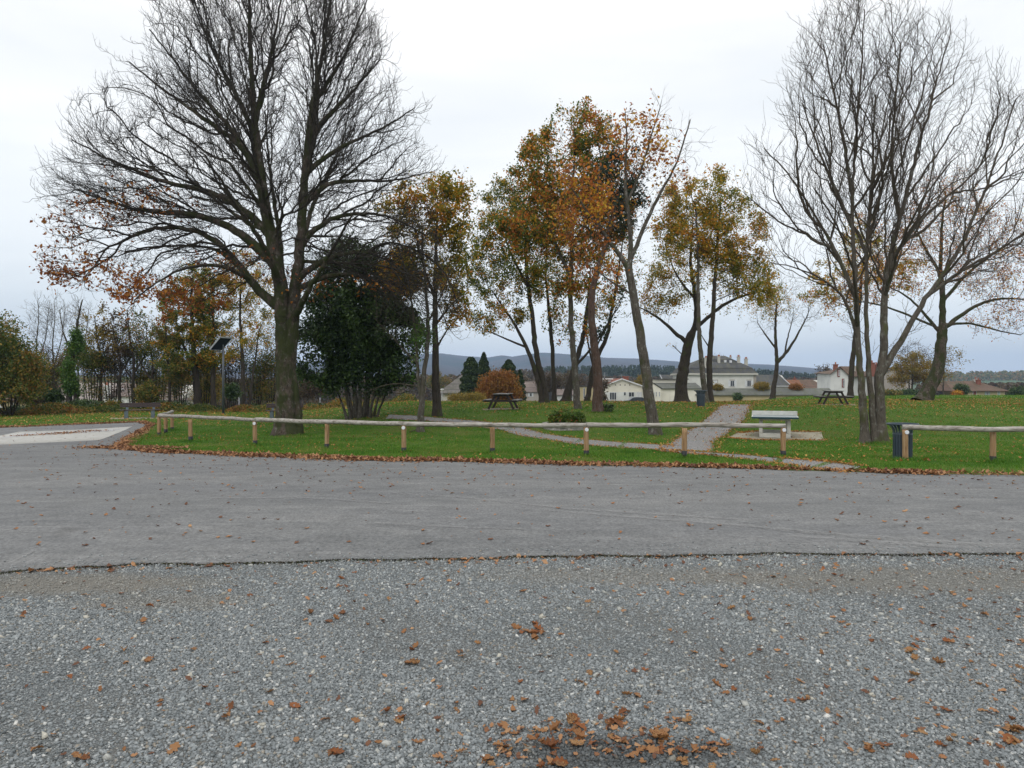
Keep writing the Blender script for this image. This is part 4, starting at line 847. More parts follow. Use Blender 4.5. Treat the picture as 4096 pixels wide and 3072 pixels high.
    if Rb > .08: r[:nf] *= 1+.38*np.exp(-np.maximum(P[:nf, 2], 0)/.20)*(P[:nf, 2] < 1.2)
    # gnarl: small random offsets on the thinner wood
    thin = np.arange(n0) >= nf; P[thin] += rg.normal(size=(thin.sum(), 3))*s*.10*gn
    # twigs
    cand = np.where((r < rtw) & (np.arange(n0) > 3))[0]; cand = np.concatenate([cand, np.where((r >= rtw) & (r < rtw*2.2) & (rg.random(n0) < .35))[0]])
    nt_ = int(len(cand)*twn); NP, NPAR, NR = [], [], []
    if nt_:
        pick = rg.choice(cand, nt_, replace=nt_ > len(cand)) if twn != 1 else cand; pick = pick[par[pick] >= 0]; nt_ = len(pick)
        e = unit(P[pick]-P[par[pick]]); side = unit(np.cross(e, unit(rg.normal(size=(nt_, 3))))); ln = twlen*(.45+.9*rg.random(nt_))[:, None]
        d1 = unit(e*.75+side*.8+np.array([0, 0, twup*.5])); p1 = P[pick]+d1*ln*.45
        d2 = unit(d1*.8+rg.normal(size=(nt_, 3))*.18+np.array([0, 0, twup-droop])); p2 = p1+d2*ln*.35; d3 = unit(d2+np.array([0, 0, twup*.8-droop])+rg.normal(size=(nt_, 3))*.15); p3 = p2+d3*ln*.3
        b = n0; i1 = b+np.arange(nt_); i2 = i1+nt_; i3 = i2+nt_
        P = np.concatenate([P, p1, p2, p3]); par = np.concatenate([par, pick, i1, i2]); r = np.concatenate([r, np.full(nt_, r0*.8), np.full(nt_, r0*.65), np.full(nt_, r0*.4)])
        r[i1] = np.minimum(r[i1], r[pick])
        # second order twiglets
        q = np.concatenate([i1, i2]); q = q[rg.random(len(q)) < .8]; e = unit(P[q]-P[par[q]]); side = unit(np.cross(e, unit(rg.normal(size=(len(q), 3))))); dd = unit(e*.7+side*.8+np.array([0, 0, twup-droop*.5]))
        l2 = twlen*(.2+.35*rg.random((len(q), 1))); b = len(P); P = np.concatenate([P, P[q]+dd*l2]); par = np.concatenate([par, q]); r = np.concatenate([r, np.full(len(q), r0*.38)])
    has = par >= 0; ch = np.arange(len(P)); tk = has & (r > Rt); md = has & ~tk & (r > .014); th = has & ~tk & ~md
    V, f = tubes(P, par, r, ch[tk], 12 if Rb > .1 else 8, .10)
    mesh_obj('trunk', V, f, bark, root, smooth=True)
    Vs, fs, mi = [], [], []; off = 0
    for sel, sd_ in ((md, 5), (th, 3)):
        if sel.any(): V, f = tubes(P, par, r, ch[sel], sd_); Vs.append(V); fs.append(f+off); off += len(V); mi.append(np.zeros(len(f)))
    if nleaf and leaf:
        tips = np.where(r < rtw*.9)[0]; tips = tips[P[tips, 2] > 1.2]; Q = P[tips]; fr = 2.2/clump
        w_ = np.array([mnoise.noise(Vector(q)*(fr*.42)+Vector((seed, 0, 0)))+.6*mnoise.noise(Vector(q)*fr*1.1) for q in Q]); w_ = np.clip(.48+1.4*w_, .03, 1.5)
        if leafblobs:
            wb = np.zeros(len(Q))
            for b in leafblobs:
                cen = W(b[0], b[1]); dd = ((Q[:, 0]-cen[0])/(b[2]*k))**2+((Q[:, 2]-cen[2])/(b[3]*k))**2; wb = np.maximum(wb, np.clip(1.6-1.3*dd, 0, 1)*b[4])
            w_ = w_*wb
        if w_.sum() > 0:
            pk = rg.choice(len(Q), nleaf, p=w_/w_.sum()); Lp = Q[pk]+rg.normal(size=(nleaf, 3))*lspread; V, f = leaf_quads(Lp, lsize, rg); Vs.append(V); fs.append(f+off); mi.append(np.ones(len(f)))
    if Vs: mesh_obj('crown', np.concatenate(Vs), np.concatenate(fs), twig, root, mats=[twig, leaf] if leaf else [twig], midx=np.concatenate(mi))
    return root
def bush(name, label, base, blobs, leaf, nleaf, lsize, D=None, stems=6, bark=None, dry=.8, group=None, cat='shrub', seed=1, sig=.16, ncl=None, shell=.5, flat=False, stem_r=.02):
    rg = np.random.default_rng(seed); 
    if D is None: x0, D = hit(*base)
    else: x0 = X(base[0], D)
    z0 = float(tz(x0, D)); root = empty(name, (x0, D, z0), 0, label, cat, group); k = D/F
    vol = np.array([b[2]*b[3] for b in blobs], float); Q = []; ncl = ncl or max(60, nleaf//35); cs = []
    for b, c in zip(blobs, (ncl*vol/vol.sum()).astype(int)+3):
        q = unit(rg.normal(size=(c, 3)))*(shell+(1-shell)*rg.random((c, 1))); cen = np.array([X(b[0], D)-x0, b[4] if len(b) > 4 else 0, Z(b[1], D)-z0])
        Q.append(cen+q*np.array([b[2]*k, b[2]*k*dry, b[3]*k]))
    Q = np.concatenate(Q); Q = Q[Q[:, 2] > .02]
    wt = rg.random(len(Q))**1.5+.08; pk = rg.choice(len(Q), nleaf, p=wt/wt.sum()); Lp = Q[pk]+rg.normal(size=(nleaf, 3))*sig; Lp[:, 2] = np.maximum(Lp[:, 2], .02)
    V, f = leaf_quads(Lp, lsize, rg)
    mesh_obj('foliage', V, f, leaf, root)
    P, par, r = [], [], []
    for i in range(stems):
        tgt = Q[rg.integers(len(Q))]; b0 = np.array([tgt[0]*.18+rg.normal()*.05, tgt[1]*.18, -.05]); prev = -1; n = 7; j = rg.normal(size=3)*.15
        for t in np.linspace(0, 1, n): P.append(b0*(1-t)+tgt*t+j*math.sin(t*3.1)); par.append(prev); prev = len(P)-1; r.append(stem_r*(1-.8*t))
    if stems:
        P, par, r = np.array(P), np.array(par), np.array(r); V, f = tubes(P, par, r, np.where(par >= 0)[0], 5); mesh_obj('stems', V, f, bark or M_twigdk, root)
    return root
# ---- the large chestnut
CH = [([(1192, 1748), (1192, 1660), (1184, 1580), (1172, 1490), (1165, 1420)], 44, 20, True), ([(1148, 1745), (1148, 1650), (1142, 1500), (1134, 1350), (1128, 1180), (1110, 1060), (1070, 880), (1045, 700), (1020, 500), (1005, 300), (1000, 100), (1000, -60)], 88, 10, True),
      ([(1150, 1500), (1172, 1300), (1185, 1120), (1205, 960), (1215, 800), (1225, 640), (1245, 460), (1280, 280), (1310, 100), (1330, -40)], 60, 9),
      ([(1130, 1240), (1060, 1190), (985, 1100), (900, 990), (800, 925), (690, 900), (560, 930), (400, 1010)], 46, 7), ([(1400, 1090), (1520, 1060), (1640, 1090), (1740, 1180), (1790, 1310)], 14, 4), ([(1400, 1000), (1540, 960), (1680, 1000), (1790, 1090), (1830, 1220)], 14, 4),
      ([(1112, 1080), (1040, 1000), (960, 930), (860, 880), (740, 850), (600, 850), (440, 810), (300, 760)], 50, 6),
      ([(1085, 940), (1000, 860), (900, 790), (800, 755), (700, 740), (560, 690), (400, 620), (290, 560)], 40, 5),
      ([(1070, 800), (1020, 660), (960, 580), (880, 520), (780, 450), (640, 350), (520, 250)], 40, 5),
      ([(1050, 720), (960, 560), (860, 440), (760, 330), (680, 220), (600, 120)], 30, 5),
      ([(1030, 580), (980, 440), (900, 300), (830, 160), (780, 0)], 28, 6), ([(1018, 480), (1060, 330), (1100, 150), (1130, -40)], 26, 6),
      ([(1190, 1120), (1260, 1060), (1350, 1020), (1450, 1000), (1560, 1040), (1640, 1120)], 34, 5, ),
      ([(1200, 980), (1270, 900), (1360, 860), (1480, 850), (1600, 880), (1700, 940)], 30, 5), ([(1215, 820), (1290, 740), (1400, 720), (1540, 730), (1680, 700)], 28, 5),
      ([(1220, 700), (1310, 620), (1430, 560), (1560, 500), (1650, 440)], 26, 5), ([(1235, 560), (1330, 450), (1430, 350), (1520, 240)], 26, 5),
      ([(1250, 430), (1350, 280), (1420, 130), (1470, 0)], 22, 5), ([(1185, 1170), (1280, 1110), (1400, 1090), (1520, 1130), (1600, 1200)], 30, 6),
      ([(1165, 1300), (1240, 1150, -1.5), (1330, 1000, -3.), (1420, 840, -4)], 34, 6), ([(1130, 1150), (1040, 950, -1.6), (930, 800, -3), (820, 620, -4)], 34, 6),
      ([(1130, 1150), (1120, 930, 1.6), (1080, 700, 3), (1060, 450, 4)], 34, 6), ([(1180, 1100), (1240, 850, 1.8), (1330, 650, 3.2), (1420, 500, 4)], 30, 6),
      ([(1000, 1120), (900, 1060, -1), (760, 1060, -1.8), (620, 1130, -2.5), (540, 1200, -3)], 22, 5), ([(960, 1080), (860, 990, 1), (700, 980, 2), (500, 1010, 3)], 20, 5)]
CB = [(1100, 560, 520, 640), (760, 640, 430, 330), (560, 850, 360, 210), (480, 1020, 300, 170), (720, 1130, 300, 110), (1440, 720, 290, 290), (1500, 960, 220, 180), (1040, 60, 420, 300), (1280, 250, 260, 330), (420, 790, 230, 190), (1560, 640, 150, 150), (1600, 1080, 150, 150), (1720, 1180, 120, 150), (1640, 780, 110, 130), (1560, 900, 190, 110)]
tree('chestnut_tree', 'huge nearly bare horse chestnut with a few rusty leaves hanging on its left side', (1160, 1742), CH, CB, 9000, .22, .47, .0066, M_barkmoss, M_twigdk, .42, .95, .40, 0, L_chest, 3000, .13,
     leafblobs=[(330, 1120, 170, 110, .55), (230, 960, 80, 120, .4), (540, 1180, 240, 80, .6), (760, 1230, 200, 90, 1.5), (900, 1300, 170, 90, .7), (620, 820, 160, 60, .18), (1000, 1060, 200, 60, .15), (430, 880, 100, 70, .25), (1350, 1160, 200, 60, .12)],
     tp=.62, lat=[(.42, 4.2, .8, .30, .03), (.6, 2.2, .75, .30, .06), (.9, 1.2, .7, .26, .10)], bias=.9, upb=.10, seed=5, dk=.34, di=2.0, O=(1130, 900), Rt=.055, rtw=.016, lspread=.1, gn=.9, dry=.85)
# the leafy low hanging boughs of the chestnut belong to it; they are reached by the crown envelope above
# ---- the pale multi stemmed ash on the right
AS = [([(3462, 1772), (3455, 1650), (3444, 1520), (3432, 1380), (3425, 1200), (3412, 1000), (3408, 800), (3418, 560), (3440, 350), (3450, 150), (3455, 40)], 38, 4),
      ([(3500, 1772), (3492, 1640), (3476, 1500), (3468, 1350), (3462, 1180), (3470, 950), (3490, 750), (3490, 540), (3500, 380)], 30, 6, True),
      ([(3525, 1776), (3522, 1650), (3512, 1560), (3530, 1450), (3532, 1340), (3535, 1200), (3550, 1050), (3600, 880), (3640, 700), (3700, 500), (3750, 300), (3800, 130)], 54, 4, True),
      ([(3530, 1500), (3580, 1410), (3640, 1300), (3700, 1190), (3790, 1080), (3860, 950), (3940, 760), (4010, 560), (4060, 400)], 32, 5),
      ([(3425, 1210), (3370, 1060), (3310, 950), (3250, 840), (3150, 690), (3060, 600)], 22, 5), ([(3430, 1340), (3380, 1180), (3290, 1110), (3160, 1060), (3080, 1050)], 18, 4),
      ([(3412, 930), (3350, 780), (3280, 620), (3210, 420)], 20, 5), ([(3410, 800), (3380, 600), (3340, 400), (3290, 180)], 20, 5), ([(3600, 880), (3560, 650), (3580, 400), (3600, 180)], 20, 5),
      ([(3700, 1190), (3800, 1110), (3920, 1040), (4060, 960), (4160, 900)], 18, 5), ([(3545, 1100), (3620, 950), (3720, 840), (3850, 740), (3960, 620)], 22, 5),
      ([(3430, 1300), (3420, 1100, -1.5), (3350, 900, -2.5), (3260, 760, -3)], 20, 5), ([(3535, 1180), (3600, 980, -1.5), (3680, 800, -2.6), (3800, 650, -3)], 20, 5), ([(3470, 1000), (3480, 760, 1.6), (3520, 560, 2.6), (3560, 360, 3)], 20, 5)]
tree('ash_tree', 'tall bare multi stemmed ash rising from one base on the right half of the lawn', (3490, 1774), AS,
     [(3480, 560, 330, 560), (3200, 780, 240, 260), (3380, 260, 200, 260), (3760, 620, 300, 420), (3960, 820, 220, 320), (3300, 520, 200, 300), (3660, 300, 210, 240), (3250, 1000, 200, 130), (3860, 1080, 200, 130), (4060, 620, 120, 250)], 6000, .25, .30, .0056, M_barkash, M_twigash, .55, .9, .45,
     tp=.42, latn=.05, lat=[(.6, 4.2, .62, .08, .10), (.7, 2.4, .6, .10, .13), (1.3, 1.3, .6, .08, .15)], bias=.6, upb=.45, seed=9, dk=.42, di=2.2, O=(3490, 1350), Rt=.045, rtw=.014, gn=.8, dry=.8)
# ---- oaks and other trees in the middle
tree('oak_tree', 'green and gold oak on twin leaning trunks, leftmost pair behind the stone planter', (2176, 1612), [([(2172, 1614), (2158, 1540), (2141, 1478), (2104, 1385), (2066, 1306), (2020, 1240), (1980, 1180)], 27, 6), ([(2187, 1606), (2178, 1540), (2150, 1440), (2138, 1360), (2131, 1269), (2112, 1150), (2100, 1000), (2110, 880), (2130, 760)], 25, 6, True), ([(2104, 1385), (2000, 1345), (1900, 1300)], 10, 3), ([(2112, 1150), (2050, 1030), (2000, 900)], 12, 4)],
     [(2050, 900, 160, 190), (1990, 1090, 140, 150), (2160, 780, 110, 160), (2120, 1040, 130, 170), (1960, 1290, 110, 60), (2060, 1220, 100, 100), (1960, 960, 80, 120), (2120, 900, 100, 120), (1930, 1060, 70, 110), (1900, 1200, 60, 60)], 2400, .34, .19, .007, M_bark, None, .5, 1.7, .2, 0, L_oakg, 27000, .135, seed=21, clump=1.3, di=3)
tree('oak_tree', 'slender dark oak trunk standing third from the left in the middle group', (2219, 1606), [([(2219, 1606), (2215, 1500), (2208, 1385), (2200, 1300), (2196, 1223), (2180, 1100), (2190, 950)], 21, 5)], [(2190, 1050, 80, 160), (2230, 1280, 70, 70)], 500, .34, .13, .007, M_bark, None, .5, 1.7, .2, 0, L_oakg, 2600, .15, seed=22, di=3)
tree('oak_tree', 'tallest oak with green and orange leaves over a pale lichened trunk right of the planter', (2312, 1636), [([(2312, 1636), (2306, 1560), (2300, 1478), (2292, 1380), (2280, 1270), (2284, 1100), (2290, 900), (2295, 700), (2300, 540)], 26, 6), ([(2284, 1100), (2210, 960), (2180, 800), (2190, 640)], 13, 4), ([(2290, 980), (2370, 860), (2420, 720), (2390, 560)], 13, 4)],
     [(2290, 620, 130, 180), (2200, 700, 120, 190), (2370, 620, 110, 160), (2290, 900, 170, 200), (2180, 900, 120, 150), (2400, 860, 130, 170), (2290, 1110, 80, 120), (2230, 560, 80, 90), (2120, 900, 110, 150)], 3200, .34, .17, .007, M_barklic, None, .5, 1.7, .25, 0, L_oak, 31000, .14, seed=23, clump=1.5, di=3)
tree('oak_tree', 'forked oak with a broad flared base just behind the pale lichened trunk', (2262, 1606), [([(2260, 1606), (2272, 1560), (2290, 1500), (2312, 1420), (2335, 1339), (2350, 1240), (2360, 1100)], 34, 6), ([(2300, 1470), (2370, 1390), (2427, 1300), (2480, 1220)], 12, 4)], [(2400, 1180, 110, 110), (2340, 1050, 100, 120), (2300, 1340, 90, 70)], 700, .36, .2, .007, M_bark, None, .5, .8, .2, 0, L_oak, 2600, .15, seed=24, di=3)
tree('pine_tree', 'tall pine with a straight reddish scaly trunk and dark needles high up', (2392, 1648), [([(2392, 1648), (2393, 1560), (2390, 1478), (2380, 1390), (2367, 1293), (2358, 1200), (2400, 1050), (2440, 900), (2480, 760)], 40, 10), ([(2380, 1390), (2440, 1290), (2480, 1200)], 9, 3), ([(2440, 900), (2500, 860), (2560, 820)], 8, 3)],
     [(2500, 760, 75, 130), (2440, 880, 90, 90), (2570, 820, 24, 90), (2440, 700, 60, 60)], 500, .34, .24, .008, M_barkpine, None, .4, 1.2, .2, 0, L_needle, 5500, .13, seed=25, di=3, lspread=.17, clump=.8)
tree('oak_tree', 'thin forked oak standing behind and to the right of the pine trunk', (2349, 1603), [([(2349, 1603), (2362, 1520), (2372, 1459), (2400, 1400), (2427, 1362), (2445, 1250), (2470, 1120), (2490, 960)], 22, 5), ([(2372, 1459), (2352, 1380), (2340, 1300)], 10, 4)], [(2480, 1060, 100, 170), (2420, 1240, 90, 80)], 600, .36, .15, .007, M_bark, None, .5, .9, .2, 0, L_oakg, 1500, .15, seed=26, di=3)
tree('maple_tree', 'large half bare tree with a pale trunk leaning left and sparse rust red leaves', (2622, 1740), [([(2622, 1740), (2612, 1660), (2599, 1593), (2588, 1500), (2574, 1420), (2556, 1310), (2539, 1223), (2522, 1120), (2515, 1080)], 42, 26), ([(2515, 1080), (2470, 1000), (2400, 920), (2340, 830), (2290, 760), (2250, 700)], 20, 5), ([(2515, 1080), (2530, 960), (2505, 820), (2500, 680), (2510, 560), (2500, 450)], 20, 5), ([(2530, 1060), (2580, 900), (2620, 800), (2690, 700), (2740, 560), (2760, 480)], 18, 5), ([(2560, 1180), (2480, 1160), (2430, 1110), (2380, 1080)], 10, 4), ([(2505, 820), (2560, 700), (2600, 560), (2640, 430)], 10, 4), ([(2400, 920), (2380, 800), (2400, 680)], 9, 4)],
     [(2500, 620, 130, 190), (2350, 850, 150, 190), (2640, 680, 130, 200), (2500, 900, 130, 140), (2420, 1080, 130, 80), (2750, 620, 80, 120)], 1900, .30, .22, .006, M_barklic, M_twiggrey, .6, 1.6, .3, 0, L_rust, 3200, .14, leafblobs=[(2330, 870, 150, 250, 1), (2560, 560, 140, 170, .6), (2420, 1080, 120, 120, .7), (2640, 700, 120, 160, .25)], seed=27, di=3, dk=.42, clump=.8)
tree('oak_tree', 'stout black gnarled oak trunk with burls and gold leaves', (2728, 1606), [([(2728, 1608), (2726, 1560), (2724, 1530), (2733, 1478), (2740, 1430), (2752, 1376), (2765, 1340)], 54, 34), ([(2758, 1370), (2710, 1340), (2660, 1290), (2600, 1250), (2560, 1230)], 20, 5), ([(2765, 1350), (2790, 1290), (2780, 1180), (2760, 1050), (2770, 900)], 22, 6), ([(2770, 1330), (2830, 1270), (2900, 1210), (2980, 1180), (3060, 1160)], 18, 5), ([(2736, 1420), (2700, 1395), (2690, 1380)], 5, 3), ([(2780, 1200), (2700, 1100), (2660, 980)], 10, 4)],
     [(2700, 1120, 120, 110), (2640, 1240, 90, 60), (2760, 950, 110, 150), (2950, 1130, 130, 80), (2880, 1230, 90, 40), (3030, 1190, 90, 50)], 1500, .34, .28, .007, M_bark, None, .5, 1.7, .2, 0, L_oaky, 11000, .13, seed=28, di=3, clump=1.3)
tree('oak_tree', 'slim pale trunked oak at the left of the pair beside the far litter bin', (2822, 1612), [([(2826, 1612), (2815, 1520), (2803, 1431), (2797, 1340), (2793, 1246), (2792, 1100), (2790, 950), (2780, 820)], 22, 6)], [(2760, 850, 110, 130), (2720, 950, 100, 140), (2800, 1020, 90, 110)], 900, .34, .16, .007, M_barklic, None, .5, 1.7, .25, 0, L_oaky, 8500, .13, seed=29, di=3, clump=1.3)
tree('oak_tree', 'slim dark oak with a dense amber crown, right of the pair by the far bin', (2842, 1612), [([(2843, 1612), (2838, 1520), (2837, 1431), (2845, 1340), (2853, 1246), (2860, 1100), (2870, 950), (2880, 800)], 25, 6), ([(2840, 1400), (2815, 1360), (2800, 1330)], 7, 3)], [(2880, 800, 80, 130), (2930, 950, 120, 160), (2970, 1100, 110, 110), (2870, 960, 90, 130), (3020, 1170, 80, 60)], 1200, .34, .17, .007, M_bark, None, .5, 1.7, .25, 0, L_oaky, 14500, .135, seed=30, di=3, clump=1.2)
tree('small_tree', 'small twiggy forked tree with orange leaves at its crown left edge, behind the tennis table', (3090, 1594), [([(3090, 1596), (3100, 1520), (3109, 1459), (3104, 1390), (3100, 1316), (3105, 1220)], 22, 7), ([(3112, 1450), (3138, 1420), (3165, 1385), (3195, 1330), (3230, 1260)], 15, 4), ([(3105, 1400), (3060, 1340), (3030, 1290)], 9, 3), ([(3138, 1420), (3150, 1350), (3170, 1280)], 8, 3)],
     [(3110, 1180, 100, 110), (3200, 1230, 100, 100), (3060, 1280, 70, 80)], 900, .26, .14, .006, M_bark, M_twigdk, .55, 1.1, .25, .25, L_oaky, 1500, .14, leafblobs=[(3080, 1210, 90, 70, 1)], seed=31, di=2.5)
tree('oak_tree', 'wide spreading oak with a mossy leaning trunk and thin orange leaves at the right edge', (3705, 1603), [([(3690, 1604), (3712, 1560), (3735, 1520), (3757, 1470), (3762, 1400), (3768, 1339), (3772, 1300)], 60, 36), ([(3770, 1320), (3830, 1270), (3920, 1210), (4020, 1190), (4120, 1200)], 20, 5), ([(3768, 1320), (3770, 1200), (3760, 1050), (3765, 900), (3780, 780)], 24, 6), ([(3765, 1330), (3700, 1260), (3640, 1190), (3560, 1150)], 16, 4), ([(3770, 1200), (3860, 1100), (3960, 1020), (4060, 980)], 14, 4), ([(3762, 1100), (3690, 980), (3640, 860)], 12, 4), ([(3775, 1300), (3880, 1290), (3980, 1320), (4080, 1340)], 12, 4), ([(3765, 1320), (3560, 1230), (3420, 1200), (3330, 1230)], 10, 3)],
     [(3780, 900, 150, 220), (3920, 1000, 180, 200), (3640, 1020, 150, 190), (4050, 1120, 150, 160), (3980, 1290, 150, 60), (3480, 1130, 130, 130), (3340, 1200, 100, 60)], 3400, .32, .3, .0065, M_barkmoss, M_twigdk, .5, 1.6, .2, 0, L_rust, 12000, .115, seed=32, di=3, dk=.42, clump=1.0)
tree('oak_tree', 'amber leaved oak in the distance seen between the ash stems', (3420, 1590), [([(3400, 1592), (3405, 1480), (3420, 1350), (3440, 1200), (3450, 1050)], 24, 6)], [(3370, 1130, 130, 110), (3440, 1000, 110, 130), (3290, 1200, 90, 50), (3560, 1090, 100, 110)], 1000, .4, .2, .008, M_bark, None, .45, .8, .2, 0, L_oaky, 8000, .17, seed=33, D=56, di=3.5, clump=1.2)
# ---- left of centre
tree('oak_tree', 'orange brown oak with a dark trunk between the chestnut and the middle group', (1750, 1664), [([(1750, 1666), (1745, 1560), (1740, 1430), (1742, 1300), (1740, 1150), (1745, 980), (1750, 850)], 34, 7), ([(1742, 1300), (1800, 1220), (1870, 1160)], 12, 4), ([(1740, 1400), (1790, 1300), (1850, 1260)], 10, 3), ([(1741, 1200), (1690, 1060), (1660, 930)], 12, 4)],
     [(1750, 850, 130, 160), (1640, 880, 120, 140), (1820, 830, 80, 130), (1760, 1060, 140, 140), (1840, 1200, 70, 110), (1640, 1100, 100, 120)], 2000, .36, .2, .007, M_bark, M_twigdk, .5, 1.6, .25, 0, L_oaky, 15000, .14, seed=34, di=3, clump=1.2)
tree('twiggy_tree', 'thin ivy clad tree with drooping grey leafless twigs left of the path', (1683, 1728), [([(1683, 1730), (1684, 1640), (1688, 1560), (1700, 1470), (1712, 1380), (1715, 1280), (1705, 1150), (1690, 1020), (1690, 920)], 26, 7), ([(1684, 1640), (1670, 1500), (1668, 1400), (1655, 1280), (1640, 1150), (1600, 1010)], 14, 5), ([(1690, 1550), (1640, 1532), (1560, 1530), (1480, 1560), (1420, 1590)], 7, 2), ([(1668, 1460), (1610, 1400), (1560, 1330), (1510, 1290)], 8, 3), ([(1700, 1300), (1760, 1200), (1800, 1090)], 9, 3), ([(1683, 1720), (1640, 1725), (1610, 1735)], 4, 2)],
     [(1660, 1050, 150, 170), (1640, 1240, 150, 170), (1740, 1230, 110, 170), (1570, 1000, 120, 120), (1560, 1150, 100, 130)], 4200, .25, .13, .0062, M_barklic, M_twiggrey, .65, 1.3, .15, .6, L_ivy, 1100, .085, leafblobs=[(1690, 1480, 40, 200, 1), (1685, 1330, 30, 120, .12)], seed=35, di=2.4, dk=.38)
EV = []
for i, (ub, ut, vt, w_) in enumerate(((1392, 1320, 1500, 9), (1405, 1340, 1350, 10), (1425, 1400, 1200, 16), (1440, 1440, 1300, 14), (1450, 1490, 1400, 14), (1462, 1500, 1250, 15), (1475, 1540, 1380, 10), (1488, 1560, 1450, 9), (1415, 1370, 1450, 10), (1500, 1580, 1500, 8))):
    EV.append(([(ub, 1676, .15*(i % 3)), ((ub*2+ut)/3, (1676*2+vt)/3-10), (ut, vt)], w_*1.4, 4, True))
tree('evergreen_tree', 'dense dark evergreen tree fanning out on many stems behind the fence', (1445, 1674), EV, [(1430, 1280, 190, 200), (1310, 1320, 110, 170), (1560, 1330, 140, 190), (1430, 1090, 150, 110), (1550, 1120, 130, 110), (1240, 1430, 60, 100), (1620, 1470, 80, 110), (1340, 1130, 90, 90), (1390, 1480, 130, 90), (1500, 1500, 90, 90)], 1500, .34, .13, .008, M_barklic, M_twigdk, .4, .8, .2, 0, L_ever, 64000, .14, seed=36, di=3, clump=.8, lspread=.2, rtw=.05)
tree('small_tree', 'leafy green and orange tree on a stout trunk left of the solar lamp', (785, 1625), [([(792, 1625), (788, 1560), (780, 1480), (770, 1350), (765, 1200), (770, 1120)], 34, 8), ([(785, 1500), (740, 1400), (700, 1280)], 14, 4)], [(750, 1250, 110, 150), (720, 1420, 90, 110), (810, 1330, 90, 150), (790, 1130, 80, 90)], 1100, .4, .2, .008, M_bark, None, .45, .8, .2, 0, L_oakg, 20000, .14, seed=37, di=3.5, group='trees along the left hedge')
tree('small_tree', 'dark trunked tree directly left of the solar lamp pole', (855, 1618), [([(855, 1620), (852, 1540), (850, 1450), (855, 1330), (850, 1200)], 24, 6)], [(860, 1230, 80, 130), (840, 1420, 70, 80)], 600, .4, .16, .008, M_bark, None, .45, .8, .2, 0, L_oakg, 10000, .14, seed=38, di=3.5, group='trees along the left hedge')
tree('small_tree', 'slim pair of trunks with yellowish leaves between the solar lamp and the chestnut', (985, 1618), [([(975, 1620), (972, 1500), (968, 1400), (960, 1250), (965, 1100)], 18, 5), ([(992, 1620), (1008, 1530), (1020, 1450), (1035, 1330)], 14, 4, True)], [(970, 1150, 90, 130), (1010, 1320, 80, 110), (930, 1390, 70, 80), (1060, 1200, 60, 120)], 1000, .4, .15, .008, M_bark, None, .5, .8, .2, 0, L_oaky, 10000, .13, seed=39, di=3.5, group='trees along the left hedge')
tree('small_tree', 'thin ivy covered tree leaning slightly, between the bench and the solar lamp', (680, 1622), [([(680, 1624), (678, 1520), (668, 1400), (662, 1300)], 14, 4)], [(670, 1350, 50, 90), (690, 1480, 60, 60)], 250, .4, .09, .008, M_bark, None, .45, .9, .2, 0, L_hedge, 6000, .13, seed=40, di=3, group='trees along the left hedge')
for i, (u, vt, sd_, lab) in enumerate(((150, 1180, 41, 'bare upright tree in the left hedge row next to the green mass at the edge'), (215, 1195, 42, 'bare forked tree directly left of the ivy covered trunk'), (310, 1170, 43, 'bare tall thin tree directly right of the ivy covered trunk'))):
    tree('bare_tree', lab, (u, 1640), [([(u, 1640), (u+4, 1500), (u-6, 1380), (u+8, 1260), (u+2, vt+20)], 9, 2), ([(u, 1470), (u+35, 1350), (u+45, 1240)], 5, 2)], [(u, 1310, 60, 120), (u+25, 1270, 50, 90)], 800, .4, .08, .0075, M_barklic, M_twiggrey, .7, 2.0, .5, 0, seed=sd_, D=58, di=4, upb=.5, group='trees along the left hedge')
for i, (u, vt, sd_, lf, nl, lab) in enumerate(((405, 1260, 44, L_yellow, 1500, 'pale yellow thin leaved tree in the hedge row behind the left bench'), (535, 1240, 45, L_hedge, 600, 'tall nearly bare dark limbed tree above the left bench'), (480, 1330, 46, L_brown, 1800, 'dark spreading tree with reddish brown seed heads left of the bench'), (610, 1330, 47, L_hedge, 1500, 'bare twiggy tree between the left bench and the fence corner'))):
    tree('hedgerow_tree', lab, (u, 1640), [([(u, 1640), (u-4, 1540), (u+5, 1450), (u-15, 1370), (u-25, vt+10)], 14, 4), ([(u+2, 1500), (u+50, 1420), (u+70, 1340)], 8, 3), ([(u, 1520), (u-50, 1450), (u-70, 1400)], 8, 3)], [(u, 1380, 75, 90), (u-30, 1310, 60, 60), (u+40, 1400, 60, 60)], 550, .45, .13, .0085, M_bark, M_twigdk, .6, 1.0, .2, 0, lf, nl, .16, seed=sd_, D=54, di=3.5, group='trees along the left hedge')
iv = tree('ivy_clad_tree', 'bright green ivy covered trunk with bare limbs above the ivy, left hedge row', (280, 1640), [([(272, 1642), (278, 1540), (290, 1430), (305, 1350), (312, 1280), (330, 1200)], 26, 5), ([(300, 1645), (302, 1560)], 16, 12, True), ([(290, 1430), (250, 1330), (240, 1240)], 8, 3)], [(284, 1440, 28, 60), (300, 1280, 50, 80), (275, 1540, 24, 60)], 400, .4, .15, .008, M_bark, M_twiggrey, .5, 1.2, .4, 0, L_ivy, 9000, .14, leafblobs=[(280, 1500, 38, 110, 1), (305, 1390, 20, 70, 1)], seed=48, D=50, di=3, rtw=.2, lspread=.16, group='trees along the left hedge')
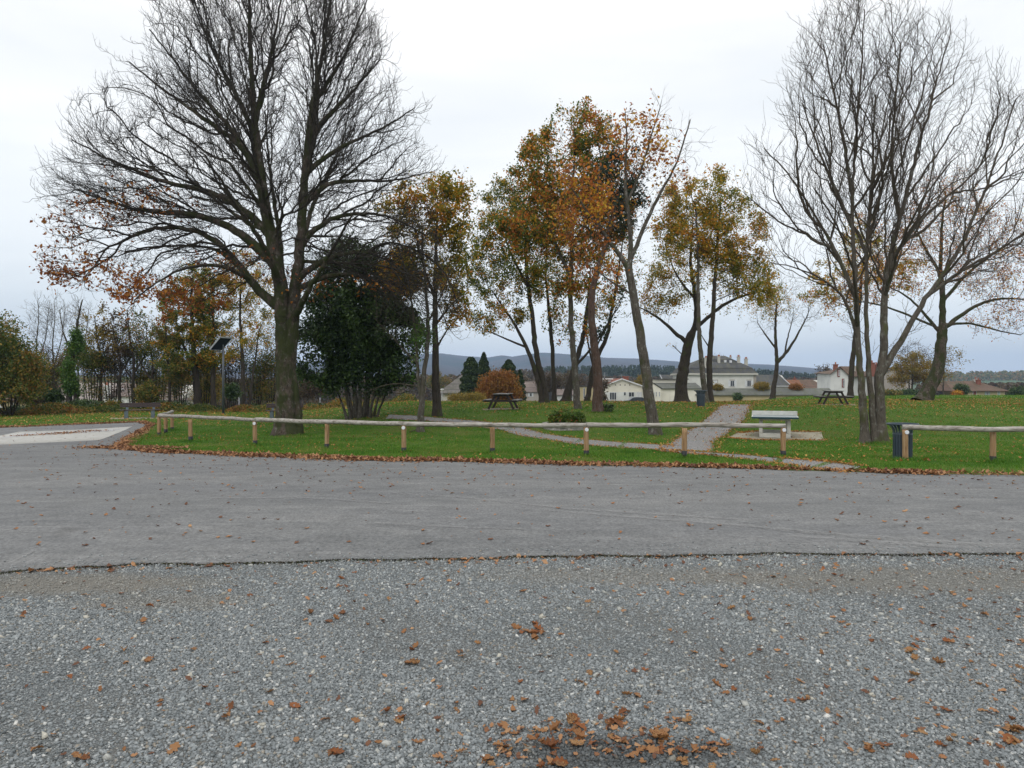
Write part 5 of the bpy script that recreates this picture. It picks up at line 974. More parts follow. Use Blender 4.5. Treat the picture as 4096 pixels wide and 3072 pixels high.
# ---- shrubs and hedges on the left
bush('shrub_mass', 'large green and orange tinged hedge shrub filling the left edge', (40, 1640), [(30, 1430, 130, 150), (-60, 1400, 130, 190), (110, 1500, 70, 100), (20, 1560, 150, 60)], L_hedge, 26000, .14, D=42, stems=14, seed=51, sig=.22, shell=.35, stem_r=.05)
bush('shrub_mass', 'orange leaved bush behind the ivy covered trunk', (330, 1560), [(330, 1420, 60, 60), (270, 1450, 50, 60), (200, 1500, 60, 60)], L_hedge, 5000, .16, D=60, stems=8, seed=52, sig=.25, shell=.2, stem_r=.04)
for i, (u, v, ru, rv, lf, n, lab) in enumerate(((215, 1590, 36, 30, L_ever, 2600, 'small round dark green bush at the foot of the hedge row'), (330, 1640, 40, 34, L_ever, 2400, 'glossy dark bush right of the ivy covered trunk'), (590, 1580, 50, 50, L_hedge, 4200, 'rounded olive bush right behind the left bench'), (680, 1640, 60, 26, L_ever, 3200, 'low dark bush behind the fence corner'), (140, 1600, 50, 40, L_brown, 1500, 'thin brown bush in front of the round sign'), (930, 1570, 30, 34, L_ever, 1800, 'small dark green bush behind the trunks right of the solar lamp'), (440, 1630, 70, 22, L_hedge, 3000, 'low leafy bush at the foot of the white cottage'))):
    bush('bush', lab, (u, 1640), [(u, v, ru, rv)], lf, n, .13, D=50, stems=6, seed=60+i, sig=.15, shell=.3, group='bushes in the left hedge row')
bush('golden_bush', 'golden yellow bush glowing behind the trunks left of the solar lamp', (850, 1570), [(845, 1545, 58, 60), (820, 1580, 50, 40)], L_yellow, 9000, .2, D=85, stems=5, seed=70, sig=.3, shell=.3)
bush('bush', 'brown orange bush seen in the gap right of the chestnut trunk', (1300, 1600), [(1290, 1540, 60, 50), (1220, 1560, 60, 40), (1120, 1570, 60, 40)], L_brown, 9000, .2, D=80, stems=5, seed=71, sig=.35, shell=.2)
# hedge undergrowth: one continuous ground cover
def cover(name, pts, width, hgt, leaf, n, ls, seed):
    rg = np.random.default_rng(seed); P = np.array([hit(u, v) if d is None else (X(u, d), d) for u, v, d in pts]); t = rg.random(n)*(len(P)-1); i = np.minimum(t.astype(int), len(P)-2); f_ = (t-i)[:, None]
    q = P[i]*(1-f_)+P[i+1]*f_; off_ = rg.normal(size=n)*width; x = q[:, 0]+rg.normal(size=n)*.2; y = q[:, 1]+off_
    hh = hgt*np.clip(1-(off_/(2*width))**2, .05, 1)*(.55+.45*np.sin(x*1.9+seed)*np.sin(x*.73+1)); z = tz(x, y)+hh*rg.random(n)**.7
    V, f = leaf_quads(np.stack([x, y, z], -1), ls, rg); tag(mesh_obj(name, V, f, leaf), kind='stuff')
cover('undergrowth', [(-200, 0, 41), (150, 0, 44), (400, 0, 47), (700, 0, 50), (1000, 0, 51), (1350, 0, 51), (1650, 0, 50)], 1.1, .75, L_hedge, 26000, .13, 3)
cover('undergrowth', [(-200, 0, 43), (200, 0, 47), (600, 0, 52), (1000, 0, 54), (1450, 0, 53), (1700, 0, 52)], 1.3, .9, L_ever, 15000, .13, 4)
cover('undergrowth', [(1000, 0, 70), (1300, 0, 72), (1600, 0, 72)], 3, 2.2, L_brown, 16000, .2, 5)
cover('undergrowth', [(700, 0, 120), (1000, 0, 130), (1400, 0, 130), (1700, 0, 130)], 4, 4.5, L_brown, 12000, .4, 6)
# planter shrub
sh = bush('planter_shrub', 'low green shrub with a few red tips growing in the round stone planter', (2270, 1700), [(2264, 1672, 66, 32), (2225, 1684, 36, 22), (2308, 1684, 36, 22)], L_shrub, 5200, .075, D=PLANTER[1], stems=9, seed=80, sig=.05, shell=.55, ncl=260)
bush('bush', 'small dark green tuft at the foot of the pine trunk', (2420, 1648), [(2425, 1635, 32, 18)], L_ever, 900, .08, stems=3, seed=81, sig=.05)
# mid-distance
def conifer(label, u, vt, vb, D, wpx, seed, n=7000, leaf=None, pw=.6):
    rg = np.random.default_rng(seed); x0 = X(u, D); z0 = float(tz(x0, D)); h = Z(vt, D)-z0; R_ = wpx/2/F*D
    r = empty('conifer_tree', (x0, D, z0), 0, label, 'tree', 'trees in the village'); MB().tube([(0, 0, -.1), (0, 0, h*.9)], [R_*.08+.05, .03], 8).build('trunk', M_bark, r)
    t = rg.random(n)**.8; rr = R_*(1-t**1.6)**pw*(.9+.1*np.sin(t*46+rg.normal()))*(rg.random(n)**.35); a = rg.random(n)*6.283; P = np.stack([rr*np.cos(a), rr*np.sin(a), t*h], -1)
    V, f = leaf_quads(P, .30*(D/100)**.5, rg); mesh_obj('crown', V, f, leaf or L_con, r)
conifer('tall dark conifer left of the rust orange bush', 1884, 1430, 1600, 92, 110, 90, 15000, pw=.4); conifer('pointed dark conifer top just right of the first tall conifer', 1935, 1411, 1600, 96, 105, 91, 14000, pw=.75); conifer('green conifer partly behind the rust orange bush', 2035, 1440, 1600, 98, 120, 92, 12000, pw=.5); conifer('small dark green conifer right of the rust orange bush', 2080, 1480, 1600, 94, 60, 93, 5000)
bush('autumn_bush', 'round rust orange bush behind the left picnic table', (1995, 1600), [(1990, 1545, 72, 55), (2010, 1520, 50, 36), (1950, 1575, 50, 30), (2050, 1572, 40, 30)], L_orange, 26000, .2, D=84, stems=8, seed=94, sig=.3, shell=.3, cat='bush')
bush('autumn_bush', 'low yellow bush left of the rust orange bush', (1900, 1600), [(1890, 1592, 60, 14), (1830, 1594, 40, 12)], L_yellow, 5000, .15, D=78, stems=5, seed=95, sig=.2, cat='bush')
for i, (u, v, ru, rv, D, lf, lab) in enumerate(((2868, 1551, 20, 6, 120, L_yellow, 'low golden bush in front of the manor wall'), (3050, 1545, 34, 11, 120, L_yellow, 'golden bush beside the right corner of the manor'), (3185, 1550, 24, 6, 120, L_orange, 'orange bush in front of the slate roofed wing'), (3845, 1555, 30, 18, 128, L_ever, 'dark evergreen bush left of the ochre bungalow'), (3828, 1578, 18, 9, 126, L_rust, 'reddish bush beside the ochre bungalow'), (4075, 1570, 40, 20, 120, L_ever, 'dark green bush at the far right edge of the field'), (3640, 1572, 60, 10, 120, L_ever, 'clipped dark hedge behind the field by the leaning oak'), (3560, 1574, 50, 9, 118, L_hedge, 'low hedge right of the ash stems'), (2950, 1590, 10, 8, 108, L_ever, 'small bush before the long stone shed'))):
    bush('bush', lab, (u, 1580), [(u, v, ru, rv)], lf, 3500, .22, D=D, stems=3, seed=100+i, sig=.22, shell=.3, group='bushes by the village houses')
tree('yellow_tree', 'rounded yellow leaved tree in front of the beige house at the right', (3650, 1580), [([(3650, 1580), (3648, 1540), (3650, 1500), (3650, 1450)], 8, 3)], [(3650, 1480, 60, 60), (3600, 1520, 40, 30), (3690, 1500, 40, 40)], 500, .7, .3, .02, M_bark, M_twigdk, 1.0, 1, .2, 0, L_yellow, 9000, .24, seed=110, D=125, di=6, Rt=.1, rtw=.06, group='trees in the village', lspread=.3)
tree('bare_tree', 'rounded bare brown tree above the beige house at the right', (3640, 1580), [([(3640, 1580), (3635, 1500), (3630, 1420)], 7, 2)], [(3620, 1430, 70, 60), (3690, 1460, 70, 70)], 700, .7, .3, .014, M_bark, M_twigdk, 1.2, 1.2, .3, 0, L_brown, 1800, .22, seed=111, D=140, di=6, Rt=.1, rtw=.05, group='trees in the village', lspread=.3)
tree('bare_tree', 'half bare yellowish tree directly right of the leaning mossy oak trunk', (3770, 1580), [([(3770, 1580), (3775, 1500), (3780, 1430)], 7, 2)], [(3790, 1460, 50, 70), (3760, 1500, 50, 50)], 500, .7, .3, .014, M_bark, M_twiggrey, 1.1, 1.2, .3, 0, L_yellow, 1500, .22, seed=112, D=115, di=6, Rt=.1, rtw=.05, group='trees in the village', lspread=.3)
tree('bare_tree', 'dark brown bare tree left of the tall white house', (3305, 1560), [([(3305, 1565), (3303, 1520), (3305, 1490)], 6, 2)], [(3305, 1505, 34, 36)], 350, .7, .25, .018, M_bark, M_twigdk, 1.0, 1.2, .3, 0, L_brown, 1800, .3, seed=113, D=150, di=6, Rt=.1, rtw=.06, group='trees in the village', lspread=.3)
for i, (u, vt, ru, D, lf, lab) in enumerate(((2285, 1500, 60, 160, L_brown, 'rounded rusty brown tree behind the middle trunks'), (2190, 1510, 50, 150, L_brown, 'brown twiggy tree behind the twin oak trunks'), (2560, 1515, 24, 150, L_yellow, 'small pale yellow tree above the bungalow roof'), (2400, 1535, 30, 118, L_brown, 'pruned small tree before the beige building'), (1755, 1500, 40, 200, L_hedge, 'olive tree behind the grey roofed house'), (2110, 1520, 40, 220, L_brown, 'brown tree behind the small brown tiled house'))):
    tree('village_tree', lab, (u, 1590), [([(u, 1590), (u+1, 1560), (u, vt+25)], 6, 2)], [(u, (vt+1570)/2, ru, (1570-vt)/2)], 350, .8, .22, .015, M_bark, M_twigdk, 1.1, 1.1, .3, 0, lf, 4200, .28, seed=120+i, D=D, di=7, Rt=.1, rtw=.06, group='trees in the village', lspread=.35)
# ---- far woods
def wood(name, D0, D1, us, vs, leaf, n, per, wid, hgt, seed, shape='cone', ls=1.0):
    rg = np.random.default_rng(seed); D = rg.uniform(D0, D1, n); u = rg.uniform(us[0], us[-1], n); x = X(u, D); zb = tz(x, D); vt = np.interp(u, us, vs); top = Z(vt, D)-zb
    h = np.minimum(top*rg.uniform(.82, 1.04, n), top*1.05); h = np.maximum(h, 3); V = []
    t = rg.random((n, per))**.75; rr = wid*(1-t)**.8 if shape == 'cone' else wid*np.sqrt(np.clip(1-(2*t-1)**2, 0, 1))
    rr = rr*rg.random((n, per))**.5; a = rg.random((n, per))*6.283; b0 = 0 if shape == 'cone' else 0
    P = np.stack([x[:, None]+rr*np.cos(a), D[:, None]+rr*np.sin(a), zb[:, None]+t*h[:, None]], -1).reshape(-1, 3)
    V, f = leaf_quads(P, ls, rg, asp=.8); tag(mesh_obj(name, V, f, leaf), kind='stuff')
wood('far_conifer_wood', 560, 700, [2140, 2200, 2300, 2450, 2600, 2800, 3000, 3100, 3320], [1476, 1468, 1468, 1464, 1462, 1472, 1476, 1484, 1502], L_con, 1500, 90, 3.2, 20, 5, 'cone', 1.5)
wood('far_wood', 380, 520, [1950, 2100, 2200, 2400, 2700, 3000, 3320], [1490, 1480, 1488, 1506, 1512, 1512, 1512], L_brown, 500, 120, 6, 12, 6, 'round', 1.6)
wood('far_wood', 250, 420, [600, 900, 1300, 1700, 1960], [1530, 1520, 1505, 1502, 1500], L_brown, 500, 120, 5, 12, 7, 'round', 1.3)
wood('far_wood', 900, 1100, [3320, 3600, 3800, 4200], [1500, 1494, 1490, 1484], L_hedge, 500, 90, 9, 12, 8, 'round', 3)
wood('far_wood', 250, 400, [3700, 3850, 4100, 4300], [1530, 1533, 1534, 1532], L_brown, 260, 120, 6, 12, 9, 'round', 1.5)
wood('far_wood', 420, 600, [-400, 200, 500, 900], [1500, 1500, 1508, 1510], L_hedge, 350, 110, 7, 12, 10, 'round', 1.8)
# ---- tangled brown thicket between the hedge row trunks
TK = [(60, 1500, 120, 90, 50, L_hedge, 7800), (190, 1500, 70, 110, 56, L_brown, 4800), (370, 1460, 60, 110, 54, L_hedge, 6300), (450, 1440, 70, 110, 56, L_brown, 3900), (540, 1450, 70, 120, 57, L_hedge, 5400), (630, 1470, 60, 110, 56, L_hedge, 5400), (720, 1500, 60, 80, 55, L_hedge, 6300), (820, 1480, 60, 80, 56, L_hedge, 5400), (920, 1450, 60, 100, 55, L_brown, 3300), (1020, 1470, 60, 110, 56, L_hedge, 5400), (1090, 1450, 40, 120, 57, L_hedge, 4500)]
WH = ['behind the green mass at the left edge', 'between the edge shrub and the ivy covered trunk', 'right of the ivy covered trunk', 'left of the white cottage', 'in front of the white cottage roof', 'right of the left bench', 'around the stout trunk left of the solar lamp', 'just left of the solar lamp pole', 'just right of the solar lamp pole', 'between the slim pair of trunks and the chestnut', 'directly left of the chestnut trunk']
for i, ((u, v, ru, rv, D, lf, n), w_) in enumerate(zip(TK, WH)):
    tree('hazel_bush', 'twiggy many stemmed bush '+w_, (u, 1640), [([(u+dx*.3, 1640), (u+dx*.7, 1560), (u+dx, v-20)], 5, 2, True) for dx in (-40, -22, -6, 10, 26, 42)], [(u, v-20, ru, rv), (u+15, v+60, ru*.8, 60)], 520, .42, .05, .007, M_bark, M_twigdk, .6, 1.3, .25, 0, lf, n, .12, seed=140+i, D=D, di=3, group='twiggy bushes in the hedge row', cat='bush', rtw=.05, lspread=.25)
# ------------------------------------------------------------ grass
rg = np.random.default_rng(77)
L_grass = leafmat('grass_blade', [(.28, (.050, .14, .012)), (.45, (.080, .21, .016)), (.6, (.115, .235, .022)), (.74, (.18, .225, .038)), (.85, (.26, .22, .08))], .7, .3, jit=.5)
def blades(n, y0, y1, xw, h, w, seed, xlo=None, xhi=None, pos=None):
    rg = np.random.default_rng(seed)
    if pos is None:
        y = rg.uniform(y0, y1, n); x = rg.uniform(-1, 1, n)*(xw*y+3)
        if xlo is not None: x = rg.uniform(xlo, xhi, n)
    else: x, y = pos
    k = (y > lawn_edge(x)+.02) & ~in_path(x, y, .01); k |= (y > lawn_edge(x)+.02) & in_path(x, y) & ~in_path(x, y, -.08)
    x, y = x[k], y[k]; n = len(x)
    hh = h*(.5+.9*rg.random(n))*(.8+.35*np.sin(x*1.7+y*.9)*np.sin(y*1.3-x*.6)); hh = np.maximum(hh, .012); a = rg.random(n)*6.283; ww = w*(.6+.8*rg.random(n))
    z = tz(x, y); ln = rg.normal(size=(n, 2))*hh[:, None]*.55; c, s_ = np.cos(a)*ww/2, np.sin(a)*ww/2
    v = np.stack([np.stack([x-c, y-s_, z-.004], -1), np.stack([x+c, y+s_, z-.004], -1), np.stack([x+ln[:, 0], y+ln[:, 1], z+hh], -1)], 1).reshape(-1, 3); return v
BV = [blades(260000, 14.5, 20, .78, .05, .012, 1), blades(200000, 20, 30, .78, .05, .018, 2), blades(170000, 30, 50, .78, .055, .032, 3), blades(50000, 50, 66, .8, .09, .06, 4)]
# longer uncut tufts round posts, trunks and path ends
tp = []
for u, v in F1+[(3622, 1842), (3972, 1850), (1160, 1745), (1110, 1735), (1215, 1742), (3465, 1774), (3520, 1776), (2622, 1740), (2400, 1650), (2425, 1648), (1445, 1674), (2830, 1612), (2728, 1606), (3705, 1603), (2500, 1812), (3100, 1832), (540, 1765), (2640, 1790)]:
    x, y = hit(u, v); n = 420; tp.append((x+rg.normal(size=n)*.20, y-.05+rg.normal(size=n)*.14))
BV.append(blades(0, 0, 0, 0, .11, .016, 9, pos=(np.concatenate([a for a, _ in tp]), np.concatenate([b for _, b in tp]))))
# fringe along the leafy lawn edge
n = 16000; x = rg.uniform(-14, 14, n); BV.append(blades(0, 0, 0, 0, .085, .014, 10, pos=(x, lawn_edge(x)+.35+rg.exponential(.35, n))))
V = np.concatenate(BV); tag(mesh_obj('grass', V, np.arange(len(V)).reshape(-1, 3), L_grass), kind='stuff')
# ------------------------------------------------------------ fallen leaves
L_fall = leafmat('leaf_fallen', [(.25, (.36, .185, .085)), (.42, (.27, .12, .05)), (.55, (.42, .25, .13)), (.68, (.20, .09, .042)), (.8, (.13, .058, .032))], .9, .15, jit=.9)
L_one = leafmat('leaf_fallen_single', [(.15, (0.279, 0.139, 0.057)), (.35, (0.197, 0.078, 0.029)), (.48, (0.377, 0.221, 0.090)), (.62, (0.082, 0.034, 0.018)), (.8, (0.230, 0.082, 0.026))], 14, .15, jit=.9)
_t = L_one.node_tree; _oi = _t.nodes.new('ShaderNodeObjectInfo'); _g = next(q for q in _t.nodes if q.bl_idname == 'ShaderNodeNewGeometry')
for l_ in list(_t.links):
    if l_.from_node == _g: _t.links.new(_oi.outputs['Random'], l_.to_socket)
L_fallg = leafmat('leaf_fallen_bright', [(.25, (.40, .18, .04)), (.45, (.32, .14, .03)), (.6, (.48, .30, .08)), (.75, (.22, .09, .03))], .9, .2, jit=.9)
def leaf_template(seed, n=13, lobes=3.2, curl=.5):
    rg = random.Random(seed); t = np.linspace(0, 1, n); wdt = .30*np.maximum(np.sin(np.pi*np.clip(t, .0, 1)**.85), 0)**.75*(1+.36*np.sin(2*np.pi*lobes*t+rg.uniform(0, 6)))
    wdt[0] = .015; wdt[-1] = .03; rows = []
    c1 = rg.uniform(-.5, 1)*curl; c2 = rg.uniform(-.2, 1.0)*curl; tw = rg.uniform(-.6, .6)*curl; wl = wdt*rg.uniform(.8, 1.1); wr = wdt*rg.uniform(.8, 1.1)
    for i in range(n):
        x = t[i]-.5; z0 = c1*x*x*1.2+.03*math.sin(i*1.7+seed); jl = rg.uniform(-.03, .03)
        rows.append([(x+jl, -wl[i], z0+c2*wl[i]*1.1+tw*x*-wl[i]+rg.uniform(-.03, .03)), (x, -wl[i]*.5, z0+c2*.25*wl[i]), (x, 0, z0-.012), (x, wr[i]*.5, z0+c2*.25*wr[i]), (x+rg.uniform(-.03, .03), wr[i], z0+c2*wr[i]*1.1+tw*x*wr[i]+rg.uniform(-.03, .03))])
    v = np.array(rows).reshape(-1, 3); v[:, 2] -= v[:, 2].min(); idx = np.arange(n*5).reshape(n, 5)
    f = np.stack([idx[:-1, :-1], idx[:-1, 1:], idx[1:, 1:], idx[1:, :-1]], -1).reshape(-1, 4); return v, f
def litter(name, x, y, z, size, mat, tilt=.25, nt=8, n=5, seed=0, lobes=1.6, curl=.6):
    rg = np.random.default_rng(seed); T = [leaf_template(seed*31+i, n, lobes, curl) for i in range(nt)]; N = len(x); k = rg.integers(0, nt, N); Vs, Fs = [], []; off = 0
    a = rg.random(N)*6.283; tx, ty = rg.normal(size=N)*tilt, rg.normal(size=N)*tilt
    for i in range(nt):
        m = k == i; c = m.sum(); v, f = T[i]; p = v[None]*size[m][:, None, None]; X_ = p[..., 0]*np.cos(a[m])[:, None]-p[..., 1]*np.sin(a[m])[:, None]; Y_ = p[..., 0]*np.sin(a[m])[:, None]+p[..., 1]*np.cos(a[m])[:, None]
        Z_ = p[..., 2]+X_*tx[m][:, None]+Y_*ty[m][:, None]; Z_ = Z_-Z_.min(1, keepdims=True)
        Vs.append(np.stack([X_+x[m][:, None], Y_+y[m][:, None], Z_+z[m][:, None]], -1).reshape(-1, 3)); Fs.append((f[None]+(np.arange(c)*len(v))[:, None, None]).reshape(-1, 4)+off); off += c*len(v)
    return tag(mesh_obj(name, np.concatenate(Vs), np.concatenate(Fs), mat), kind='stuff')
def on_road(x, y): return (y < lawn_edge(x)) & (y > grav_edge(x))
def surf(x, y): return tz(x, y)+np.where(y < grav_edge(x), .006, np.where(y < lawn_edge(x), .018, .012))
# the drift of leaves along the lawn edge
n = 48000; x = rg.uniform(-34, 19, n); wl = .30+.12*np.sin(x*.9)+.07*np.sin(x*2.7+1); wl = np.where(x < -14, .30, wl*(1-.45*sst(-3, 4, x))); off_ = rg.normal(size=n)*wl*.62+wl*.35
k = rg.random(n) < np.clip(.55+.35*np.sin(x*1.4+2)*np.sin(x*.5)+np.where(x < -11, .0, .15)-.35*sst(1, 7, x)*(1+np.sin(x*2.3)), .10, 1); x, off_ = x[k], off_[k]; y = lawn_edge(x)+off_
# along the slanted left end of the lawn use points on the edge itself
q0, q1 = hit(470, 1795), hit(600, 1700)
pile = np.clip(1-np.abs(off_-wl[k]*.4)/(wl[k]*1.6), 0, 1)
litter('leaf_litter', x, y, surf(x, y)+pile*.05*rg.random(len(x)), rg.uniform(.04, .088, len(x)), L_fall, .45, seed=1)
n = 1500; t = rg.random(n); x = q0[0]+(q1[0]-q0[0])*t*.75+rg.normal(size=n)*.10; y = q0[1]+(q1[1]-q0[1])*t*.75+rg.normal(size=n)*.2; x = np.concatenate([x, q0[0]+.4+rg.normal(size=3000)*.55]); y = np.concatenate([y, q0[1]+.1+rg.normal(size=3000)*.15])
litter('leaf_litter', x, y, surf(x, y)+.01, rg.uniform(.04, .088, len(x)), L_fall, .35, seed=2)
# on the paved bay
n = 520; P = np.array([hit(u, v) for u, v in ((60, 1748), (240, 1737), (280, 1734), (400, 1724))]); t = rg.random(n)*3; i = np.minimum(t.astype(int), 2); q = P[i]*(1-(t-i)[:, None])+P[i+1]*(t-i)[:, None]
litter('leaf_litter', q[:, 0]+rg.normal(size=n)*.3, q[:, 1]+rg.normal(size=n)*.12, tz(q[:, 0], q[:, 1])+.032, rg.uniform(.04, .085, n), L_fall, .3, seed=3)
# on the lawn, thicker towards the back and right
n = 42000; y = rg.uniform(15.5, 50, n); x = rg.uniform(-1, 1, n)*(.8*y+1); pr = .08+.6*sst(29, 38, y)+.25*(x > 6)+.2*np.clip(1-np.abs(x+9)/5, 0, 1)+.25*np.sin(x*.8+y*.3)*np.sin(y*.7); k = (rg.random(n) < pr) & (y > lawn_edge(x)); x, y = x[k], y[k]
litter('leaf_litter', x, y, tz(x, y)+.028, rg.uniform(.03, .075, len(x))*(1+.35*(y > 28)), L_fallg, .4, seed=4)
# thick leaves along the path borders
for pi, (a, b) in enumerate(PATHS[:4]):
    for e_ in (a, b):
        n = 700; t = rg.random(n)*(len(e_)-1); i = np.minimum(t.astype(int), len(e_)-2); q = e_[i]*(1-(t-i)[:, None])+e_[i+1]*(t-i)[:, None]; x, y = q[:, 0]+rg.normal(size=n)*.12, q[:, 1]+rg.normal(size=n)*.12
        litter('leaf_litter', x, y, tz(x, y)+.02, rg.uniform(.035, .075, n), L_fallg, .35, seed=5+pi)
# on the road: sparse, thicker near the lawn and on the left
n = 11000; y = rg.uniform(7, 34, n); x = rg.uniform(-1, 1, n)*(.78*y); de = lawn_edge(x)-y; k = on_road(x, y) & (rg.random(n) < .11+.6*np.exp(-de/1.6)+.22*np.exp(-de/5)*(1-sst(-4, 4, x)*.6)); x, y = x[k], y[k]
litter('leaf_litter', x, y, surf(x, y), rg.uniform(.02, .075, len(x)), L_fall, .2, seed=12)
# along the seam of road and gravel
n = 700; x = rg.uniform(-8, 8, n); y = grav_edge(x)-np.abs(rg.normal(size=n))*.10; k = rg.random(n) < .35+.3*np.sin(x*1.3+1); x, y = x[k], y[k]
litter('leaf_litter', x, y, tz(x, y)+.006, rg.uniform(.03, .08, len(x)), L_fall, .3, seed=13)
n = 9000; x = rg.uniform(-9, 9, n); y = grav_edge(x)+.005-np.abs(rg.normal(size=n))*.035; V, f = leaf_quads(np.stack([x, y, tz(x, y)+.008+.008*rg.random(n)], -1), .018, rg); tag(mesh_obj('edge_moss', V, f, leafmat('moss_dirt', [(.3, (.02, .018, .014)), (.6, (.05, .045, .025)), (.75, (.06, .08, .015)), (.85, (.10, .06, .03))], 4, .05, jit=.7)), kind='stuff')
# ---- single fallen leaves on the gravel, the nearest ones
TM = []
for i in range(22):
    v, f = leaf_template(500+i, 13, 3.3, .9); me = mesh_obj('fallen_leaf', v, f, L_one, smooth=True); TM.append(me.data); bpy.data.objects.remove(me)
heap = [(2003, 2917, 5), (2076, 2935, 2), (2135, 2935, 4), (2211, 2917, 4), (2250, 2925, 3), (2311, 2894, 5), (2290, 2925, 4), (2305, 2958, 4), (2280, 2975, 2), (2440, 2894, 4), (2480, 2900, 3), (2446, 2953, 1), (2493, 2970, 3), (2570, 2994, 4), (2620, 3005, 3), (2628, 2947, 5), (2660, 2917, 4), (2705, 2876, 3), (2676, 2964, 5), (2660, 3000, 2), (2440, 3006, 1), (2529, 3029, 1), (2147, 2985, 7), (2006, 2994, 4), (2041, 3020, 3), (1855, 3005, 2), (1794, 3052, 1), (1947, 3064, 4), (2194, 3041, 3), (2240, 3060, 4), (2781, 3005, 3), (2730, 3015, 1), (2911, 2988, 1), (2864, 3011, 1), (2370, 2980, 1)]
small = [(1180, 2832, 1), (1300, 2880, 1), (1350, 2470, 3), (1240, 2460, 1), (2140, 2530, 9), (2090, 2500, 3), (2120, 2545, 4), (3640, 2600, 2), (3300, 2540, 1), (3000, 2485, 1), (4060, 2915, 5), (4070, 2975, 3), (3470, 2995, 4), (3200, 2730, 1), (2870, 2740, 1), (1565, 2890, 2), (1330, 3025, 3), (150, 3005, 1), (690, 3000, 1), (1650, 2600, 2), (1640, 2660, 2), (770, 2600, 1), (3900, 2445, 2), (3330, 2300, 2), (3090, 2310, 1), (3800, 2560, 2)]
LV = []; rl = random.Random(8)
for L_, kind in ((heap, 0), (small, 1)):
    for u, v, n in L_:
        for k in range(max(1, int(n*.6)) if kind == 0 else n): LV.append((u+rl.gauss(0, 22 if n > 1 else 2), v+rl.gauss(0, 10 if n > 1 else 2), kind, k, rl.uniform(.035, .088) if kind == 0 else rl.uniform(.05, .08)))
while len(LV) < 296:
    v = 2240+840*rl.random()**.8; u = rl.uniform(-30, 4126)
    if rl.random() < .35+.65*max(u, 0)/4096: LV.append((u, v, 1, 0, rl.uniform(.028, .07)))
for j, (u, v, kind, k, sz) in enumerate(LV):
    D = (CZ-.01)*F/(v-V0); x = X(u, D); o = bpy.data.objects.new('fallen_leaf', TM[j % len(TM)]); COL.objects.link(o); g = D < grav_edge(x)
    o.location = (x, D, float(tz(x, D))+.012+.006*k*(kind == 0)); o.scale = (sz, sz*rl.uniform(.8, 1.15), sz*rl.uniform(.7, 1.1)); o.rotation_euler = (rl.gauss(0, .22), rl.gauss(0, .22), rl.uniform(0, 6.28))
    if kind == 0: tag(o, 'curled brown oak leaf in the loose heap at the bottom middle of the gravel', 'fallen leaf', 'oak leaves heaped on the gravel')
    elif u > 2400: tag(o, 'dry brown leaf on the open gravel right of the middle, apart from the heap', 'fallen leaf', 'scattered leaves on the right of the gravel')
    else: tag(o, 'dry brown leaf on the open gravel left of the middle, apart from the heap', 'fallen leaf', 'scattered leaves on the left of the gravel')
n = 3200; y = 2.8+5*rg.random(n)**.8; x = rg.uniform(-1, 1, n)*(.76*y+.3); k = (y < grav_edge(x)) & (rg.random(n) < .2+.5*np.clip(x/4, 0, 1)+.25*np.exp(-(grav_edge(x)-y)/.6)); x, y = x[k], y[k]
litter('leaf_litter', x, y, tz(x, y)+.01, rg.uniform(.012, .05, len(x)), L_fall, .25, nt=8, n=9, lobes=3, seed=14)
n = 260; hp = np.array([(u, v) for u, v, c in heap]); q = hp[rg.integers(0, len(hp), n)]+rg.normal(size=(n, 2))*np.array([45, 16]); y = (CZ-.01)*F/(q[:, 1]-V0); x = X(q[:, 0], y)
litter('leaf_litter', x, y, tz(x, y)+.012, rg.uniform(.01, .04, n), L_fall, .3, nt=8, n=9, lobes=3, seed=15)
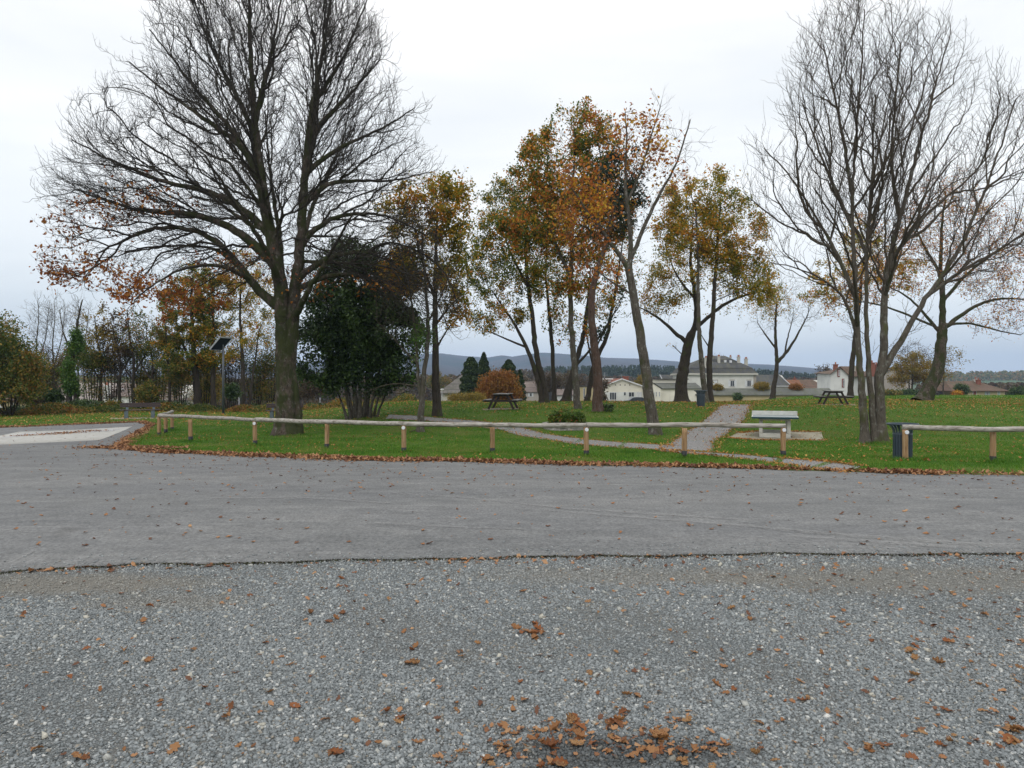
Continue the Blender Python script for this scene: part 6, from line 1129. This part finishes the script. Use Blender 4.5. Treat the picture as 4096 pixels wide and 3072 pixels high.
# ------------------------------------------------------------ loose stones of the gravel
def stones(name, n, cols, smin, smax, yb, seed, pw=1.0, rough=.8, spill=0):
    rg = np.random.default_rng(seed); y = yb[0]+(yb[1]-yb[0])*rg.random(n)**pw; x = rg.uniform(-1, 1, n)*(.76*y+.6)
    if spill: y = grav_edge(x)+np.abs(rg.normal(size=n))*spill
    k = y < grav_edge(x)+(2 if spill else .02); k &= rg.random(len(x)) < np.clip(.95-1.5*np.clip(np.sin(x*.9+1.3)*np.sin(y*1.7+x*.5)+.35*np.sin(x*3.1+y*2.3)-.35, 0, 1)-.5*np.exp(-(grav_edge(x)-y)/.35)-.9*np.exp(-((x+3.6)/1.2)**2-((y-5.75)/.35)**2)-.6*np.exp(-((x-3.6)/2)**2-((y-5.95)/.4)**2), .3, 1); x, y = x[k], y[k]; n = len(x)
    c = np.array([(a, b, d) for d in (-1, 1) for a, b in ((-1, -1), (1, -1), (1, 1), (-1, 1))], float)*.5
    sz = smin+(smax-smin)*rg.random(n)**2.2; p = c[None]+rg.uniform(-.22, .22, (n, 8, 3)); p *= (sz[:, None]*np.stack([1+.5*rg.random(n), .75+.3*rg.random(n), .5+.35*rg.random(n)], -1))[:, None, :]
    a = rg.random(n)*6.283; b = rg.normal(size=n)*.5; X_ = p[..., 0]*np.cos(b)[:, None]-p[..., 2]*np.sin(b)[:, None]; Z_ = p[..., 0]*np.sin(b)[:, None]+p[..., 2]*np.cos(b)[:, None]; Y_ = p[..., 1]
    X2 = X_*np.cos(a)[:, None]-Y_*np.sin(a)[:, None]; Y2 = X_*np.sin(a)[:, None]+Y_*np.cos(a)[:, None]
    V = np.stack([X2+x[:, None], Y2+y[:, None], Z_+(tz(x, y)+(.017 if spill else .004)+sz*.12)[:, None]], -1).reshape(-1, 3)
    q = np.array([(3, 2, 1, 0), (4, 5, 6, 7), (0, 1, 5, 4), (1, 2, 6, 5), (2, 3, 7, 6), (3, 0, 4, 7)]); f = (q[None]+(np.arange(n)*8)[:, None, None]).reshape(-1, 4)
    m, t, b_, l = nmat('stone_'+name); g = t.nodes.new('ShaderNodeNewGeometry'); c_ = ramp(t, g.outputs['Random Per Island'], cols, 'CONSTANT'); nn = noise(t, mapping(t), 120, 3); c_ = stain(t, c_); c_ = mixc(t, .5, c_, ramp(t, nn, [(.3, (.3, .3, .3)), (.7, (.75, .75, .75))]), 'OVERLAY')
    l(c_, b_.inputs['Base Color']); b_.inputs['Roughness'].default_value = rough; b_.inputs['Specular IOR Level'].default_value = .35
    return tag(mesh_obj(name, V, f, m), kind='stuff')
SC = [(0, (0.169, 0.185, 0.189)), (.18, (0.215, 0.231, 0.234)), (.38, (0.137, 0.150, 0.151)), (.52, (0.254, 0.270, 0.270)), (.70, (0.189, 0.202, 0.203)), (.84, (0.312, 0.325, 0.319)), (.92, (0.240, 0.215, 0.176)), (.97, (0.468, 0.468, 0.442))]
stones('gravel', 270000, SC, .006, .016, (2.6, 6.9), 31, .85)
stones('gravel', 1700, [(0, (.36, .36, .33)), (.3, (.27, .29, .29)), (.55, (.40, .38, .32)), (.8, (.22, .24, .24)), (.95, (.55, .54, .50))],   .010, .030, (2.6, 6.8), 32, .8)
stones('gravel', 3500, SC, .006, .016, (5.5, 6.9), 33, 1, spill=.22)
# ------------------------------------------------------------ air
hb = MB().box(-9000, 9000, -100, 5200, -60, 190).build('haze', None); tag(hb, kind='stuff'); hb.data.materials.clear(); hb.display_type = 'WIRE'
m = bpy.data.materials.new('haze'); m.use_nodes = True; t = m.node_tree; t.nodes.clear(); ot = t.nodes.new('ShaderNodeOutputMaterial'); pv = t.nodes.new('ShaderNodeVolumePrincipled')
pv.inputs['Color'].default_value = (.56, .73, 1.0, 1); pv.inputs['Density'].default_value = HAZE; pv.inputs['Anisotropy'].default_value = 0; t.links.new(pv.outputs[0], ot.inputs['Volume'])
hb.data.materials.append(m)
print('faces', sum(len(o.data.polygons) for o in bpy.data.objects if o.type == 'MESH'))
